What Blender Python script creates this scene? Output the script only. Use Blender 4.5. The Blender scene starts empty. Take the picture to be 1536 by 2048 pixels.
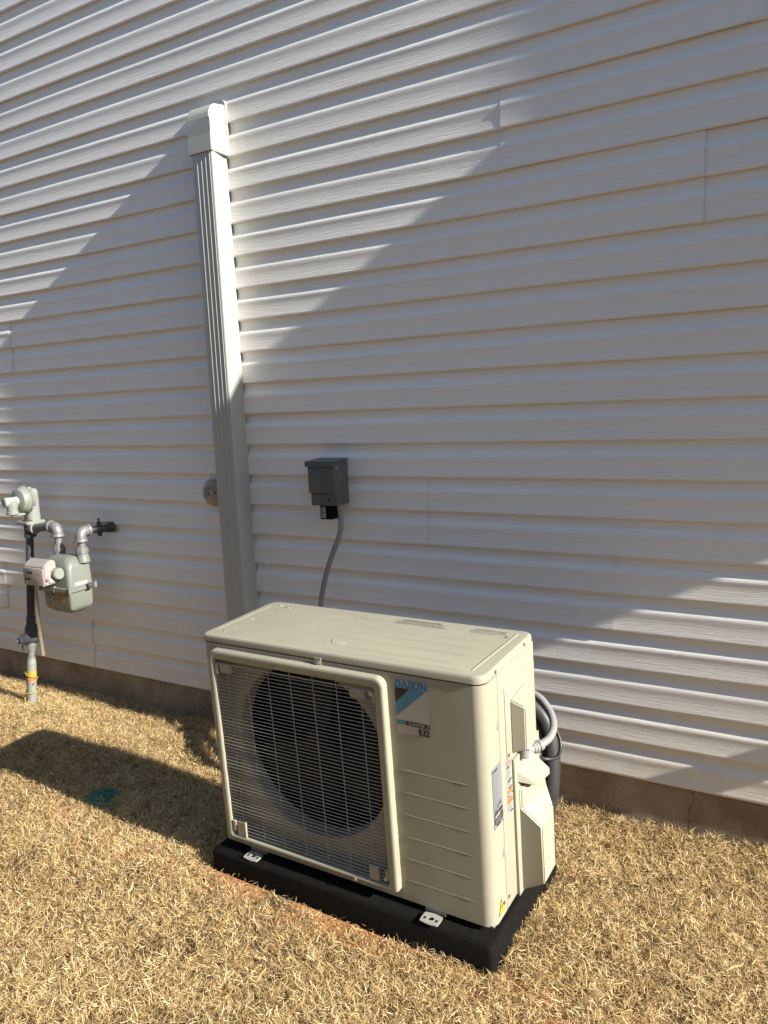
import bpy, bmesh, math, random
import numpy as np
from mathutils import Vector, Matrix, Euler

random.seed(7)
rng = np.random.default_rng(11)
S = bpy.context.scene
C = S.collection
PI = math.pi
R = math.radians

# ------------------------------------------------------------------ camera
cd = bpy.data.cameras.new('camera')
cam = bpy.data.objects.new('camera', cd)
C.objects.link(cam)
yaw, pit, rol = 0.52755, 0.14826, -0.04448
cam_pos = Vector((0.0, -2.47053, 1.45946))
fw = Vector((-math.sin(yaw)*math.cos(pit), math.cos(yaw)*math.cos(pit), -math.sin(pit)))
rt = Vector((math.cos(yaw), math.sin(yaw), 0))
up = rt.cross(fw)
rt2 = rt*math.cos(rol) + up*math.sin(rol)
up2 = -rt*math.sin(rol) + up*math.cos(rol)
m = Matrix((rt2, up2, -fw)).transposed().to_4x4()
m.translation = cam_pos
cam.matrix_world = m
cd.sensor_fit = 'VERTICAL'
cd.sensor_height = 36.0
cd.lens = 1507.37/2048*36.0
cd.clip_start = 0.05
cd.clip_end = 500
S.camera = cam

# ------------------------------------------------------------------ sky and sun
SUN = Vector((1.0, -0.063, 0.52)).normalized()        # towards the sun: it rakes along the wall
elev = math.asin(SUN.z)
w = bpy.data.worlds.new('World'); S.world = w; w.use_nodes = True
nt = w.node_tree
sky = nt.nodes.new('ShaderNodeTexSky'); sky.sky_type = 'NISHITA'; sky.sun_disc = False
sky.sun_elevation = elev
sky.sun_rotation = math.atan2(SUN.x, SUN.y)
sky.air_density = 1.0; sky.dust_density = 0.6; sky.ozone_density = 1.0
bg = nt.nodes['Background']; bg.inputs['Strength'].default_value = 0.072
nt.links.new(sky.outputs[0], bg.inputs['Color'])
sd = bpy.data.lights.new('sun', 'SUN'); sd.energy = 5.0; sd.angle = R(0.53); sd.color = (1.0, 0.945, 0.84)
so = bpy.data.objects.new('sun', sd); C.objects.link(so)
so.rotation_euler = SUN.to_track_quat('Z', 'Y').to_euler()
so.location = (8, -2, 6)
S.view_settings.view_transform = 'Standard'
S.view_settings.look = 'None'
S.view_settings.gamma = 1.0
S.view_settings.exposure = 1.15
S.view_settings.use_curve_mapping = False

# ------------------------------------------------------------------ helpers
def tag(o, label=None, cat=None, group=None, kind=None):
    if label: o['label'] = label
    if cat: o['category'] = cat
    if group: o['group'] = group
    if kind: o['kind'] = kind
    return o

def empty(name, loc=(0, 0, 0), rot=(0, 0, 0)):
    o = bpy.data.objects.new(name, None); C.objects.link(o)
    o.location = loc; o.rotation_euler = rot; o.empty_display_size = 0.1
    return o

def link(name, me, mat, parent=None, loc=None, rot=None):
    o = bpy.data.objects.new(name, me); C.objects.link(o)
    if mat is not None and not me.materials: me.materials.append(mat)
    if parent: o.parent = parent
    if loc: o.location = loc
    if rot: o.rotation_euler = rot
    return o

def finish(bm, smooth=35):
    me = bpy.data.meshes.new('mesh')
    bmesh.ops.recalc_face_normals(bm, faces=bm.faces[:])
    bm.to_mesh(me); bm.free()
    if smooth:
        me.shade_smooth()
        me.set_sharp_from_angle(angle=R(smooth))
    return me

def obj(name, bm, mat, parent=None, smooth=35, loc=None, rot=None):
    return link(name, finish(bm, smooth), mat, parent, loc, rot)

def raw(name, verts, faces, mat, parent=None, smooth=None):
    bm = bmesh.new()
    vs = [bm.verts.new(v) for v in verts]
    for f in faces:
        bm.faces.new([vs[i] for i in f])
    return obj(name, bm, mat, parent, smooth)

def box(bm, x0, x1, y0, y1, z0, z1, bev=0.0, seg=2):
    r = bmesh.ops.create_cube(bm, size=1.0)
    vs = r['verts']
    for v in vs:
        v.co = Vector(((x0+x1)/2 + v.co.x*(x1-x0), (y0+y1)/2 + v.co.y*(y1-y0), (z0+z1)/2 + v.co.z*(z1-z0)))
    if bev > 0:
        es = list({e for v in vs for e in v.link_edges})
        bmesh.ops.bevel(bm, geom=es, offset=bev, segments=seg, affect='EDGES', clamp_overlap=True, profile=0.5)
    return bm

def boxo(name, x0, x1, y0, y1, z0, z1, mat, parent=None, bev=0.0, seg=2):
    return obj(name, box(bmesh.new(), x0, x1, y0, y1, z0, z1, bev, seg), mat, parent)

def prism(bm, poly, axis, a, b, bev=0.0, seg=2):
    """extrude a 2D polygon along axis: axis 0 -> poly=(y,z); 1 -> (x,z); 2 -> (x,y)"""
    def mk(p, t):
        return {0: (t, p[0], p[1]), 1: (p[0], t, p[1]), 2: (p[0], p[1], t)}[axis]
    A = [bm.verts.new(mk(p, a)) for p in poly]
    B = [bm.verts.new(mk(p, b)) for p in poly]
    n = len(poly)
    fs = [bm.faces.new(A), bm.faces.new(B[::-1])]
    for i in range(n):
        fs.append(bm.faces.new((A[i], B[i], B[(i+1) % n], A[(i+1) % n])))
    if bev > 0:
        es = list({e for f in fs for e in f.edges})
        bmesh.ops.bevel(bm, geom=es, offset=bev, segments=seg, affect='EDGES', clamp_overlap=True)
    return bm

def smooth_path(pts, n=8):
    P = [Vector(p) for p in pts]
    if len(P) < 3: return P
    Q = [2*P[0]-P[1]] + P + [2*P[-1]-P[-2]]
    out = []
    for i in range(1, len(Q)-2):
        a, b, c, d = Q[i-1:i+3]
        for k in range(n):
            t = k/n
            out.append(0.5*((2*b) + (c-a)*t + (2*a-5*b+4*c-d)*t*t + (3*b-3*c+d-a)*t**3))
    out.append(P[-1])
    return out

def tube(bm, pts, r, n=16, caps=True, smooth=0):
    P = smooth_path(pts, smooth) if smooth else [Vector(p) for p in pts]
    rr = r if isinstance(r, (list, tuple)) else [r]*len(P)
    T = []
    for i in range(len(P)):
        a = P[max(i-1, 0)]; b = P[min(i+1, len(P)-1)]
        d = (b-a)
        T.append(d.normalized() if d.length > 1e-9 else Vector((0, 0, 1)))
    u = T[0].orthogonal().normalized()
    rings = []
    for i, p in enumerate(P):
        u = (u - T[i]*u.dot(T[i]))
        u = u.normalized() if u.length > 1e-6 else T[i].orthogonal().normalized()
        v = T[i].cross(u)
        rings.append([bm.verts.new(p + (u*math.cos(2*PI*k/n) + v*math.sin(2*PI*k/n))*rr[i]) for k in range(n)])
    for i in range(len(P)-1):
        for k in range(n):
            bm.faces.new((rings[i][k], rings[i][(k+1) % n], rings[i+1][(k+1) % n], rings[i+1][k]))
    if caps:
        bm.faces.new(rings[0][::-1]); bm.faces.new(rings[-1])
    return bm

def tubeo(name, pts, r, mat, parent=None, n=16, smooth=0):
    return obj(name, tube(bmesh.new(), pts, r, n, True, smooth), mat, parent)

def lathe(bm, prof, origin, axis, n=28):
    """prof: list of (distance along axis, radius)"""
    ax = Vector(axis).normalized(); o = Vector(origin)
    u = ax.orthogonal().normalized(); v = ax.cross(u)
    rings = []
    for t, r in prof:
        if r < 1e-6:
            rings.append([bm.verts.new(o+ax*t)])
        else:
            rings.append([bm.verts.new(o+ax*t+(u*math.cos(2*PI*k/n)+v*math.sin(2*PI*k/n))*r) for k in range(n)])
    for a, b in zip(rings[:-1], rings[1:]):
        for k in range(n):
            k2 = (k+1) % n
            if len(a) == 1 and len(b) == 1: continue
            if len(a) == 1: bm.faces.new((a[0], b[k], b[k2]))
            elif len(b) == 1: bm.faces.new((a[k], b[0], a[k2]))
            else: bm.faces.new((a[k], a[k2], b[k2], b[k]))
    if len(rings[0]) > 1: bm.faces.new(rings[0][::-1])
    if len(rings[-1]) > 1: bm.faces.new(rings[-1])
    return bm

def latheo(name, prof, origin, axis, mat, parent=None, n=28, smooth=35):
    return obj(name, lathe(bmesh.new(), prof, origin, axis, n), mat, parent, smooth)

def rrect(x0, x1, y0, y1, r, n=6):
    """rounded rectangle outline, counter-clockwise"""
    rs = r if isinstance(r, (list, tuple)) else [r]*4      # order: (x1,y0) (x1,y1) (x0,y1) (x0,y0)
    out = []
    for (cx, cy, a0, q) in ((x1, y0, -90, rs[0]), (x1, y1, 0, rs[1]), (x0, y1, 90, rs[2]), (x0, y0, 180, rs[3])):
        sx = -1 if cx == x1 else 1; sy = -1 if cy == y1 else 1
        ox, oy = cx+sx*q, cy+sy*q
        for k in range(n+1):
            a = R(a0+90*k/n)
            out.append((ox+q*math.cos(a), oy+q*math.sin(a)))
    return out

def loft(bm, loops, close=False, cap0=False, cap1=False):
    L = [[bm.verts.new(p) for p in lp] for lp in loops]
    n = len(L[0])
    rng_ = range(len(L)) if close else range(len(L)-1)
    for i in rng_:
        a, b = L[i], L[(i+1) % len(L)]
        for k in range(n):
            bm.faces.new((a[k], a[(k+1) % n], b[(k+1) % n], b[k]))
    if cap0: bm.faces.new(L[0][::-1])
    if cap1: bm.faces.new(L[-1])
    return bm

def text_mesh(body, size, bold=0.0, align='LEFT', shear=0.0, xs=1.0, sp=1.0):
    cu = bpy.data.curves.new('text', 'FONT')
    cu.body = body; cu.size = size; cu.offset = bold; cu.align_x = align; cu.shear = shear
    cu.resolution_u = 4; cu.space_character = sp
    to = bpy.data.objects.new('text', cu)
    me = bpy.data.meshes.new_from_object(to)
    me.name = 'text_mesh'
    for v in me.vertices: v.co.x *= xs
    bpy.data.objects.remove(to); bpy.data.curves.remove(cu)
    me.materials.clear()
    return me

FRONT = lambda p: Matrix.Translation(p) @ Matrix.Rotation(PI/2, 4, 'X')
SIDE = lambda p: Matrix.Translation(p) @ Matrix(((0, 0, 1, 0), (1, 0, 0, 0), (0, 1, 0, 0), (0, 0, 0, 1)))
TOP = lambda p: Matrix.Translation(p)
def text(name, body, size, mat, parent, M, **k):
    me = text_mesh(body, size, **k)
    me.transform(M)
    return link(name, me, mat, parent)

def patch(name, quads, mat, parent, M):
    """flat print: polygons in (u,v), mapped by M"""
    bm = bmesh.new()
    for q in quads:
        bm.faces.new([bm.verts.new(M @ Vector((p[0], p[1], 0))) for p in q])
    me = bpy.data.meshes.new('print'); bm.to_mesh(me); bm.free()
    return link(name, me, mat, parent)

def rq(x0, x1, y0, y1): return [(x0, y0), (x1, y0), (x1, y1), (x0, y1)]

# ------------------------------------------------------------------ materials
def mat(name, col, rough=0.5, metal=0.0, var=0.06, scale=6.0, bump=0.0, bscale=200.0, stretch=None, spec=0.5, col2=None, sp=0.0, trans=0.0):
    mt = bpy.data.materials.new(name); mt.use_nodes = True
    n = mt.node_tree; b = n.nodes['Principled BSDF']
    tc = n.nodes.new('ShaderNodeTexCoord')
    mp = n.nodes.new('ShaderNodeMapping'); n.links.new(tc.outputs['Object'], mp.inputs[0])
    nz = n.nodes.new('ShaderNodeTexNoise'); nz.inputs['Scale'].default_value = scale; nz.inputs['Detail'].default_value = 6
    nz.inputs['Roughness'].default_value = 0.62
    n.links.new(mp.outputs[0], nz.inputs['Vector'])
    mx = n.nodes.new('ShaderNodeMix'); mx.data_type = 'RGBA'
    c2 = col2 or tuple(max(0, c*(1-var*2)) for c in col)
    c1 = col if col2 else tuple(min(1, c*(1+var*0.5)) for c in col)
    mx.inputs[6].default_value = (*c1, 1); mx.inputs[7].default_value = (*c2, 1)
    rp = n.nodes.new('ShaderNodeMapRange'); rp.inputs[1].default_value = 0.35; rp.inputs[2].default_value = 0.7
    n.links.new(nz.outputs['Fac'], rp.inputs[0]); n.links.new(rp.outputs[0], mx.inputs[0])
    n.links.new(mx.outputs[2], b.inputs['Base Color'])
    rr = n.nodes.new('ShaderNodeMapRange'); rr.inputs[3].default_value = max(0.03, rough-0.07); rr.inputs[4].default_value = min(1, rough+0.1)
    n.links.new(nz.outputs['Fac'], rr.inputs[0]); n.links.new(rr.outputs[0], b.inputs['Roughness'])
    b.inputs['Metallic'].default_value = metal
    b.inputs['Specular IOR Level'].default_value = spec
    if trans: b.inputs['Transmission Weight'].default_value = trans
    if bump:
        n2 = n.nodes.new('ShaderNodeTexNoise'); n2.inputs['Scale'].default_value = bscale; n2.inputs['Detail'].default_value = 3
        m2 = n.nodes.new('ShaderNodeMapping'); n.links.new(tc.outputs['Object'], m2.inputs[0])
        if stretch: m2.inputs['Scale'].default_value = stretch
        n.links.new(m2.outputs[0], n2.inputs['Vector'])
        bp = n.nodes.new('ShaderNodeBump'); bp.inputs['Strength'].default_value = bump; bp.inputs['Distance'].default_value = 0.001
        n.links.new(n2.outputs['Fac'], bp.inputs['Height']); n.links.new(bp.outputs[0], b.inputs['Normal'])
    return mt

def siding_material():
    mt = bpy.data.materials.new('vinyl siding'); mt.use_nodes = True
    n = mt.node_tree; b = n.nodes['Principled BSDF']; L = n.links
    tc = n.nodes.new('ShaderNodeTexCoord')
    mp = n.nodes.new('ShaderNodeMapping'); mp.inputs['Scale'].default_value = (7, 20, 210)
    L.new(tc.outputs['Object'], mp.inputs[0])
    dist = n.nodes.new('ShaderNodeTexNoise'); dist.inputs['Scale'].default_value = 2.2; dist.inputs['Detail'].default_value = 2
    L.new(tc.outputs['Object'], dist.inputs['Vector'])
    ad = n.nodes.new('ShaderNodeVectorMath'); ad.operation = 'MULTIPLY_ADD'
    ad.inputs[1].default_value = (0, 0, 7)
    L.new(dist.outputs['Color'], ad.inputs[0]); L.new(mp.outputs[0], ad.inputs[2])
    nz = n.nodes.new('ShaderNodeTexNoise'); nz.inputs['Scale'].default_value = 1.0; nz.inputs['Detail'].default_value = 5; nz.inputs['Roughness'].default_value = 0.65
    L.new(ad.outputs[0], nz.inputs['Vector'])
    bp = n.nodes.new('ShaderNodeBump'); bp.inputs['Strength'].default_value = 1.0; bp.inputs['Distance'].default_value = 0.0022
    L.new(nz.outputs['Fac'], bp.inputs['Height']); L.new(bp.outputs[0], b.inputs['Normal'])
    big = n.nodes.new('ShaderNodeTexNoise'); big.inputs['Scale'].default_value = 1.3; big.inputs['Detail'].default_value = 4
    L.new(tc.outputs['Object'], big.inputs['Vector'])
    mx = n.nodes.new('ShaderNodeMix'); mx.data_type = 'RGBA'
    mx.inputs[6].default_value = (0.81, 0.80, 0.775, 1); mx.inputs[7].default_value = (0.775, 0.76, 0.73, 1)
    L.new(big.outputs['Fac'], mx.inputs[0])
    # splashed clay on the lowest courses
    sx = n.nodes.new('ShaderNodeSeparateXYZ'); L.new(tc.outputs['Object'], sx.inputs[0])
    mr = n.nodes.new('ShaderNodeMapRange'); mr.inputs[1].default_value = 0.75; mr.inputs[2].default_value = 0.1
    mr.inputs[3].default_value = 0.0; mr.inputs[4].default_value = 0.5
    L.new(sx.outputs['Z'], mr.inputs[0])
    sp = n.nodes.new('ShaderNodeTexNoise'); sp.inputs['Scale'].default_value = 14; sp.inputs['Detail'].default_value = 8; sp.inputs['Roughness'].default_value = 0.75
    L.new(tc.outputs['Object'], sp.inputs['Vector'])
    ml = n.nodes.new('ShaderNodeMath'); ml.operation = 'MULTIPLY'; L.new(mr.outputs[0], ml.inputs[0]); L.new(sp.outputs['Fac'], ml.inputs[1])
    m2 = n.nodes.new('ShaderNodeMix'); m2.data_type = 'RGBA'
    m2.inputs[7].default_value = (0.50, 0.38, 0.27, 1)
    L.new(ml.outputs[0], m2.inputs[0]); L.new(mx.outputs[2], m2.inputs[6]); L.new(m2.outputs[2], b.inputs['Base Color'])
    b.inputs['Roughness'].default_value = 0.42
    b.inputs['Specular IOR Level'].default_value = 0.4
    return mt

def concrete_material():
    mt = bpy.data.materials.new('stained concrete'); mt.use_nodes = True
    n = mt.node_tree; b = n.nodes['Principled BSDF']; L = n.links
    tc = n.nodes.new('ShaderNodeTexCoord')
    a = n.nodes.new('ShaderNodeTexNoise'); a.inputs['Scale'].default_value = 5; a.inputs['Detail'].default_value = 8; a.inputs['Roughness'].default_value = 0.7
    L.new(tc.outputs['Object'], a.inputs['Vector'])
    cr = n.nodes.new('ShaderNodeValToRGB'); e = cr.color_ramp.elements
    e[0].position = 0.3; e[0].color = (0.24, 0.15, 0.085, 1); e[1].position = 0.68; e[1].color = (0.50, 0.41, 0.30, 1)
    L.new(a.outputs['Fac'], cr.inputs[0])
    f = n.nodes.new('ShaderNodeTexNoise'); f.inputs['Scale'].default_value = 160; f.inputs['Detail'].default_value = 4
    L.new(tc.outputs['Object'], f.inputs['Vector'])
    mx = n.nodes.new('ShaderNodeMix'); mx.data_type = 'RGBA'; mx.blend_type = 'MULTIPLY'; mx.inputs[0].default_value = 0.55
    L.new(cr.outputs[0], mx.inputs[6]); L.new(f.outputs['Color'], mx.inputs[7]); L.new(mx.outputs[2], b.inputs['Base Color'])
    bp = n.nodes.new('ShaderNodeBump'); bp.inputs['Strength'].default_value = 0.6; bp.inputs['Distance'].default_value = 0.002
    L.new(f.outputs['Fac'], bp.inputs['Height']); L.new(bp.outputs[0], b.inputs['Normal'])
    b.inputs['Roughness'].default_value = 0.9
    return mt

def ground_material():
    mt = bpy.data.materials.new('thatch and clay'); mt.use_nodes = True
    n = mt.node_tree; b = n.nodes['Principled BSDF']; L = n.links
    tc = n.nodes.new('ShaderNodeTexCoord')
    a = n.nodes.new('ShaderNodeTexNoise'); a.inputs['Scale'].default_value = 45; a.inputs['Detail'].default_value = 8; a.inputs['Roughness'].default_value = 0.75
    L.new(tc.outputs['Object'], a.inputs['Vector'])
    cr = n.nodes.new('ShaderNodeValToRGB'); e = cr.color_ramp.elements
    e[0].position = 0.35; e[0].color = (0.05, 0.03, 0.015, 1); e[1].position = 0.7; e[1].color = (0.24, 0.16, 0.08, 1)
    L.new(a.outputs['Fac'], cr.inputs[0])
    # bare orange clay along the front of the pad and in a few spots
    c = n.nodes.new('ShaderNodeTexNoise'); c.inputs['Scale'].default_value = 7; c.inputs['Detail'].default_value = 6
    L.new(tc.outputs['Object'], c.inputs['Vector'])
    sx = n.nodes.new('ShaderNodeSeparateXYZ'); L.new(tc.outputs['Object'], sx.inputs[0])
    d = n.nodes.new('ShaderNodeMath'); d.operation = 'ADD'; d.inputs[1].default_value = 0.955; L.new(sx.outputs['Y'], d.inputs[0])
    ab = n.nodes.new('ShaderNodeMath'); ab.operation = 'ABSOLUTE'; L.new(d.outputs[0], ab.inputs[0])
    near = n.nodes.new('ShaderNodeMapRange'); near.inputs[1].default_value = 0.03; near.inputs[2].default_value = 0.13; near.inputs[3].default_value = 0.30; near.inputs[4].default_value = 0.0
    L.new(ab.outputs[0], near.inputs[0])
    sm = n.nodes.new('ShaderNodeMath'); sm.operation = 'ADD'; L.new(c.outputs['Fac'], sm.inputs[0]); L.new(near.outputs[0], sm.inputs[1])
    mr = n.nodes.new('ShaderNodeMapRange'); mr.inputs[1].default_value = 0.70; mr.inputs[2].default_value = 0.80
    L.new(sm.outputs[0], mr.inputs[0])
    mx = n.nodes.new('ShaderNodeMix'); mx.data_type = 'RGBA'; mx.inputs[7].default_value = (0.40, 0.19, 0.08, 1)
    L.new(mr.outputs[0], mx.inputs[0]); L.new(cr.outputs[0], mx.inputs[6]); L.new(mx.outputs[2], b.inputs['Base Color'])
    bp = n.nodes.new('ShaderNodeBump'); bp.inputs['Strength'].default_value = 0.9; bp.inputs['Distance'].default_value = 0.008
    L.new(a.outputs['Fac'], bp.inputs['Height']); L.new(bp.outputs[0], b.inputs['Normal'])
    b.inputs['Roughness'].default_value = 0.95; b.inputs['Specular IOR Level'].default_value = 0.1
    return mt

def grass_material():
    mt = bpy.data.materials.new('dormant grass'); mt.use_nodes = True
    n = mt.node_tree; b = n.nodes['Principled BSDF']; L = n.links
    at = n.nodes.new('ShaderNodeAttribute'); at.attribute_name = 'tint'
    cr = n.nodes.new('ShaderNodeValToRGB'); el = cr.color_ramp.elements
    el[0].position = 0.0; el[0].color = (0.09, 0.05, 0.022, 1)
    el[1].position = 1.0; el[1].color = (0.84, 0.69, 0.42, 1)
    for pos, col in ((0.22, (0.27, 0.16, 0.07, 1)), (0.5, (0.565, 0.40, 0.175, 1)), (0.8, (0.72, 0.54, 0.265, 1))):
        q = el.new(pos); q.color = col
    L.new(at.outputs['Fac'], cr.inputs[0]); L.new(cr.outputs[0], b.inputs['Base Color'])
    b.inputs['Roughness'].default_value = 0.6; b.inputs['Specular IOR Level'].default_value = 0.25
    tr = n.nodes.new('ShaderNodeBsdfTranslucent'); L.new(cr.outputs[0], tr.inputs['Color'])
    ms = n.nodes.new('ShaderNodeMixShader'); ms.inputs[0].default_value = 0.14
    L.new(b.outputs[0], ms.inputs[1]); L.new(tr.outputs[0], ms.inputs[2])
    L.new(ms.outputs[0], n.nodes['Material Output'].inputs['Surface'])
    return mt

M = {}
M['siding'] = siding_material()
M['concrete'] = concrete_material()
M['ground'] = ground_material()
M['grass'] = grass_material()
M['ivory'] = mat('ivory painted steel', (0.335, 0.318, 0.245), 0.42, var=0.04, scale=5, bump=0.06, bscale=700, spec=0.3)
M['ivory_plastic'] = mat('ivory plastic', (0.345, 0.328, 0.255), 0.45, var=0.03, scale=4, bump=0.08, bscale=500, spec=0.3)
M['cover'] = mat('white pvc cover', (0.385, 0.39, 0.365), 0.35, var=0.02, scale=4)
M['wire'] = mat('coated wire', (0.36, 0.35, 0.31), 0.35, var=0.03)
M['dark'] = mat('dark plastic', (0.008, 0.009, 0.010), 0.6, var=0.1, spec=0.2)
M['black'] = mat('black interior', (0.005, 0.005, 0.006), 0.8, var=0.1, spec=0.1)
M['pad'] = mat('black recycled pad', (0.006, 0.006, 0.006), 0.8, var=0.2, scale=55, bump=0.9, bscale=420, col2=(0.011, 0.0095, 0.008), spec=0.06)
M['rubber'] = mat('black pipe insulation', (0.030, 0.031, 0.034), 0.5, var=0.15, scale=20, bump=0.25, bscale=60)
M['cable'] = mat('black cable jacket', (0.022, 0.023, 0.025), 0.42)
M['conduit'] = mat('grey liquid tight conduit', (0.235, 0.24, 0.235), 0.5, var=0.05, scale=15)
M['greybox'] = mat('grey enamelled steel', (0.085, 0.098, 0.10), 0.42, var=0.06, scale=12, bump=0.08, bscale=300)
M['meter'] = mat('meter grey paint', (0.165, 0.178, 0.155), 0.42, var=0.05, scale=14, bump=0.1, bscale=220)
M['regulator'] = mat('pale green grey paint', (0.225, 0.25, 0.22), 0.4, var=0.05, scale=18, bump=0.1, bscale=200)
M['galv'] = mat('galvanised fitting', (0.22, 0.22, 0.22), 0.42, metal=0.35, var=0.1, scale=30, bump=0.2, bscale=160)
M['pipe'] = mat('dark painted pipe', (0.045, 0.047, 0.05), 0.5, var=0.15, scale=30, bump=0.15, bscale=120)
M['greypipe'] = mat('grey plastic riser', (0.22, 0.225, 0.205), 0.55, var=0.08, scale=20)
M['yellow'] = mat('yellow plastic', (0.36, 0.26, 0.045), 0.45)
M['yellow_print'] = mat('yellow print', (0.44, 0.33, 0.02), 0.45)
M['screw'] = mat('dull screw', (0.10, 0.10, 0.09), 0.45, metal=0.3)
M['orange'] = mat('orange tape', (0.48, 0.14, 0.035), 0.5)
M['white'] = mat('white print', (0.34, 0.34, 0.325), 0.5, var=0.02)
M['steel'] = mat('zinc screw', (0.55, 0.55, 0.52), 0.3, metal=0.8)
M['foot'] = mat('white foot bracket', (0.33, 0.325, 0.30), 0.4)
M['paper'] = mat('silver label', (0.19, 0.205, 0.235), 0.4, var=0.03)
M['ink'] = mat('black ink', (0.02, 0.018, 0.016), 0.55)
M['greyink'] = mat('grey ink', (0.09, 0.09, 0.10), 0.55)
M['midink'] = mat('pale ink', (0.17, 0.18, 0.20), 0.55)
M['blue'] = mat('blue print', (0.02, 0.18, 0.36), 0.45, var=0.03)
M['cyan'] = mat('light blue print', (0.05, 0.22, 0.31), 0.45, var=0.03)
M['teal'] = mat('green print', (0.03, 0.24, 0.19), 0.45, var=0.03)
M['pink'] = mat('red print', (0.55, 0.13, 0.16), 0.5)
M['sticker'] = mat('clear sticker', (0.42, 0.40, 0.335), 0.25, var=0.01)
M['clear'] = mat('clear plastic housing', (0.52, 0.50, 0.48), 0.18, var=0.03, trans=0.45)
M['pinkish'] = mat('pale pink index cover', (0.33, 0.275, 0.24), 0.35, var=0.04)
M['stick'] = mat('cream pvc stick', (0.42, 0.35, 0.26), 0.5, var=0.08, scale=25)
M['vent'] = mat('beige vent cover', (0.34, 0.30, 0.245), 0.22, var=0.04)
M['green'] = mat('green drain lid', (0.014, 0.14, 0.075), 0.5, var=0.12, scale=30, bump=0.3, bscale=150)
M['trim2'] = mat('lighter collar', (0.46, 0.46, 0.43), 0.35, var=0.02)
M['trim'] = mat('white trim', (0.74, 0.72, 0.68), 0.45)
M['shingle'] = mat('shingle grey', (0.10, 0.10, 0.10), 0.9, bump=0.6, bscale=120)
M['glass'] = mat('window glass', (0.03, 0.04, 0.05), 0.08)
M['sheath'] = mat('wall sheathing', (0.30, 0.26, 0.20), 0.85)
M['nbwall'] = mat('sky block house siding', (0.22, 0.17, 0.13), 0.7)
M['weed'] = mat('dry weed stem', (0.20, 0.14, 0.07), 0.7)
M['leaf'] = mat('dry leaf', (0.30, 0.16, 0.07), 0.7)

# ------------------------------------------------------------------ ground
Z0, CO = 0.1528, 0.127
def gz(x, y):
    """ground height: a slight swell away from the wall"""
    t = np.clip(-np.asarray(y)/0.75, 0, 1); s = t*t*(3-2*t)
    q = np.clip((-1.5-np.asarray(x))/1.2, 0, 1); q = q*q*(3-2*q)
    return 0.045*s + 0.026*s*q + 0.006*np.sin(x*2.1+y*1.3) + 0.004*np.sin(x*5.3-y*4.1) - 0.004

def make_ground():
    xs = np.concatenate([[-200, -60, -20, -9], np.linspace(-7, 3, 130), [6, 20, 60, 200]])
    ys = np.concatenate([[-200, -60, -20, -7], np.linspace(-4.5, 0.06, 70)])
    X, Y = np.meshgrid(xs, ys)
    Z = gz(np.clip(X, -7, 3), np.clip(Y, -4.5, 0))
    v = np.stack([X.ravel(), Y.ravel(), Z.ravel()], 1)
    nx, ny = len(xs), len(ys)
    f = [(j*nx+i, j*nx+i+1, (j+1)*nx+i+1, (j+1)*nx+i) for j in range(ny-1) for i in range(nx-1)]
    me = bpy.data.meshes.new('ground'); me.from_pydata(v.tolist(), [], f); me.shade_smooth()
    o = link('ground', me, M['ground']); o['kind'] = 'structure'
make_ground()

# ------------------------------------------------------------------ the house wall
house = empty('house', (0, 0, 0))
tag(house, 'pale vinyl sided house wall on a stained concrete foundation', 'house')
XL, XR = -7.0, 4.2
def profile(crest):
    c = crest
    return [(0.0096, 0.0022), (0.0014, 0.0), (0.0, 0.0018), (0.0010, 0.010), (0.0023, 0.022), (0.0033, 0.036), (0.0036, 0.048),
        (0.0031, 0.058), (0.0023, 0.065), (0.0016+c, 0.0705), (0.0017+c, 0.0735), (0.0023+c, 0.0765), (0.0033+c, 0.0793), (0.0046+c, 0.0820), (0.0063, 0.0847), (0.0084, 0.0876), (0.0110, 0.0915), (0.0130, 0.0962),
        (0.0138, 0.1020), (0.0136, 0.1100), (0.0124, 0.1185), (0.0103, 0.1255)]
def panel_mesh(x0, x1, z0, lift0=0.0, lift1=0.0, courses=2, ret=0.0032):
    prof = []
    for c in range(courses):
        prof += [(d, z+c*CO) for d, z in profile(0.0006 if c == 0 else 0.0)]
    prof += [(0.0100, courses*CO+0.0015), (0.0100, courses*CO+0.006)]
    nx = max(2, int((x1-x0)/0.11))
    xs = np.linspace(x0, x1, nx+1)
    ph = rng.uniform(0, 6.28, 6); amp = rng.uniform(0.0001, 0.00042, 6); fq = rng.uniform(1.2, 7.5, 6)
    verts = []
    for i, x in enumerate(xs):
        wv = sum(a*math.sin(f*x+p) for a, f, p in zip(amp, fq, ph))
        wz = 0.0009*math.sin(1.7*x+ph[0]) + 0.0005*math.sin(4.1*x+ph[2])
        e = lift0*max(0, 1-(x-x0)/0.25) + lift1*max(0, 1-(x1-x)/0.25)
        for k, (d, z) in enumerate(prof):
            kk = min(1.0, (z % CO)/CO)
            verts.append((x, d - wv*(1.0-0.5*kk) - e, z0+z+wz))
    n = len(prof)
    faces = [(i*n+k, (i+1)*n+k, (i+1)*n+k+1, i*n+k+1) for i in range(nx) for k in range(n-1)]
    # end returns so that the overlapping edge has a thickness
    for i, s in ((0, 1), (nx, -1)):
        b = len(verts)
        for k in range(n):
            vx, vy, vz = verts[i*n+k]; verts.append((vx+0.0003*s, vy+ret, vz))
        faces += [(i*n+k, i*n+k+1, b+k+1, b+k) if s > 0 else (i*n+k+1, i*n+k, b+k, b+k+1) for k in range(n-1)]
    me = bpy.data.meshes.new('siding_panel'); me.from_pydata(verts, [], faces)
    me.shade_smooth(); me.set_sharp_from_angle(angle=R(50))
    return me
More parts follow.
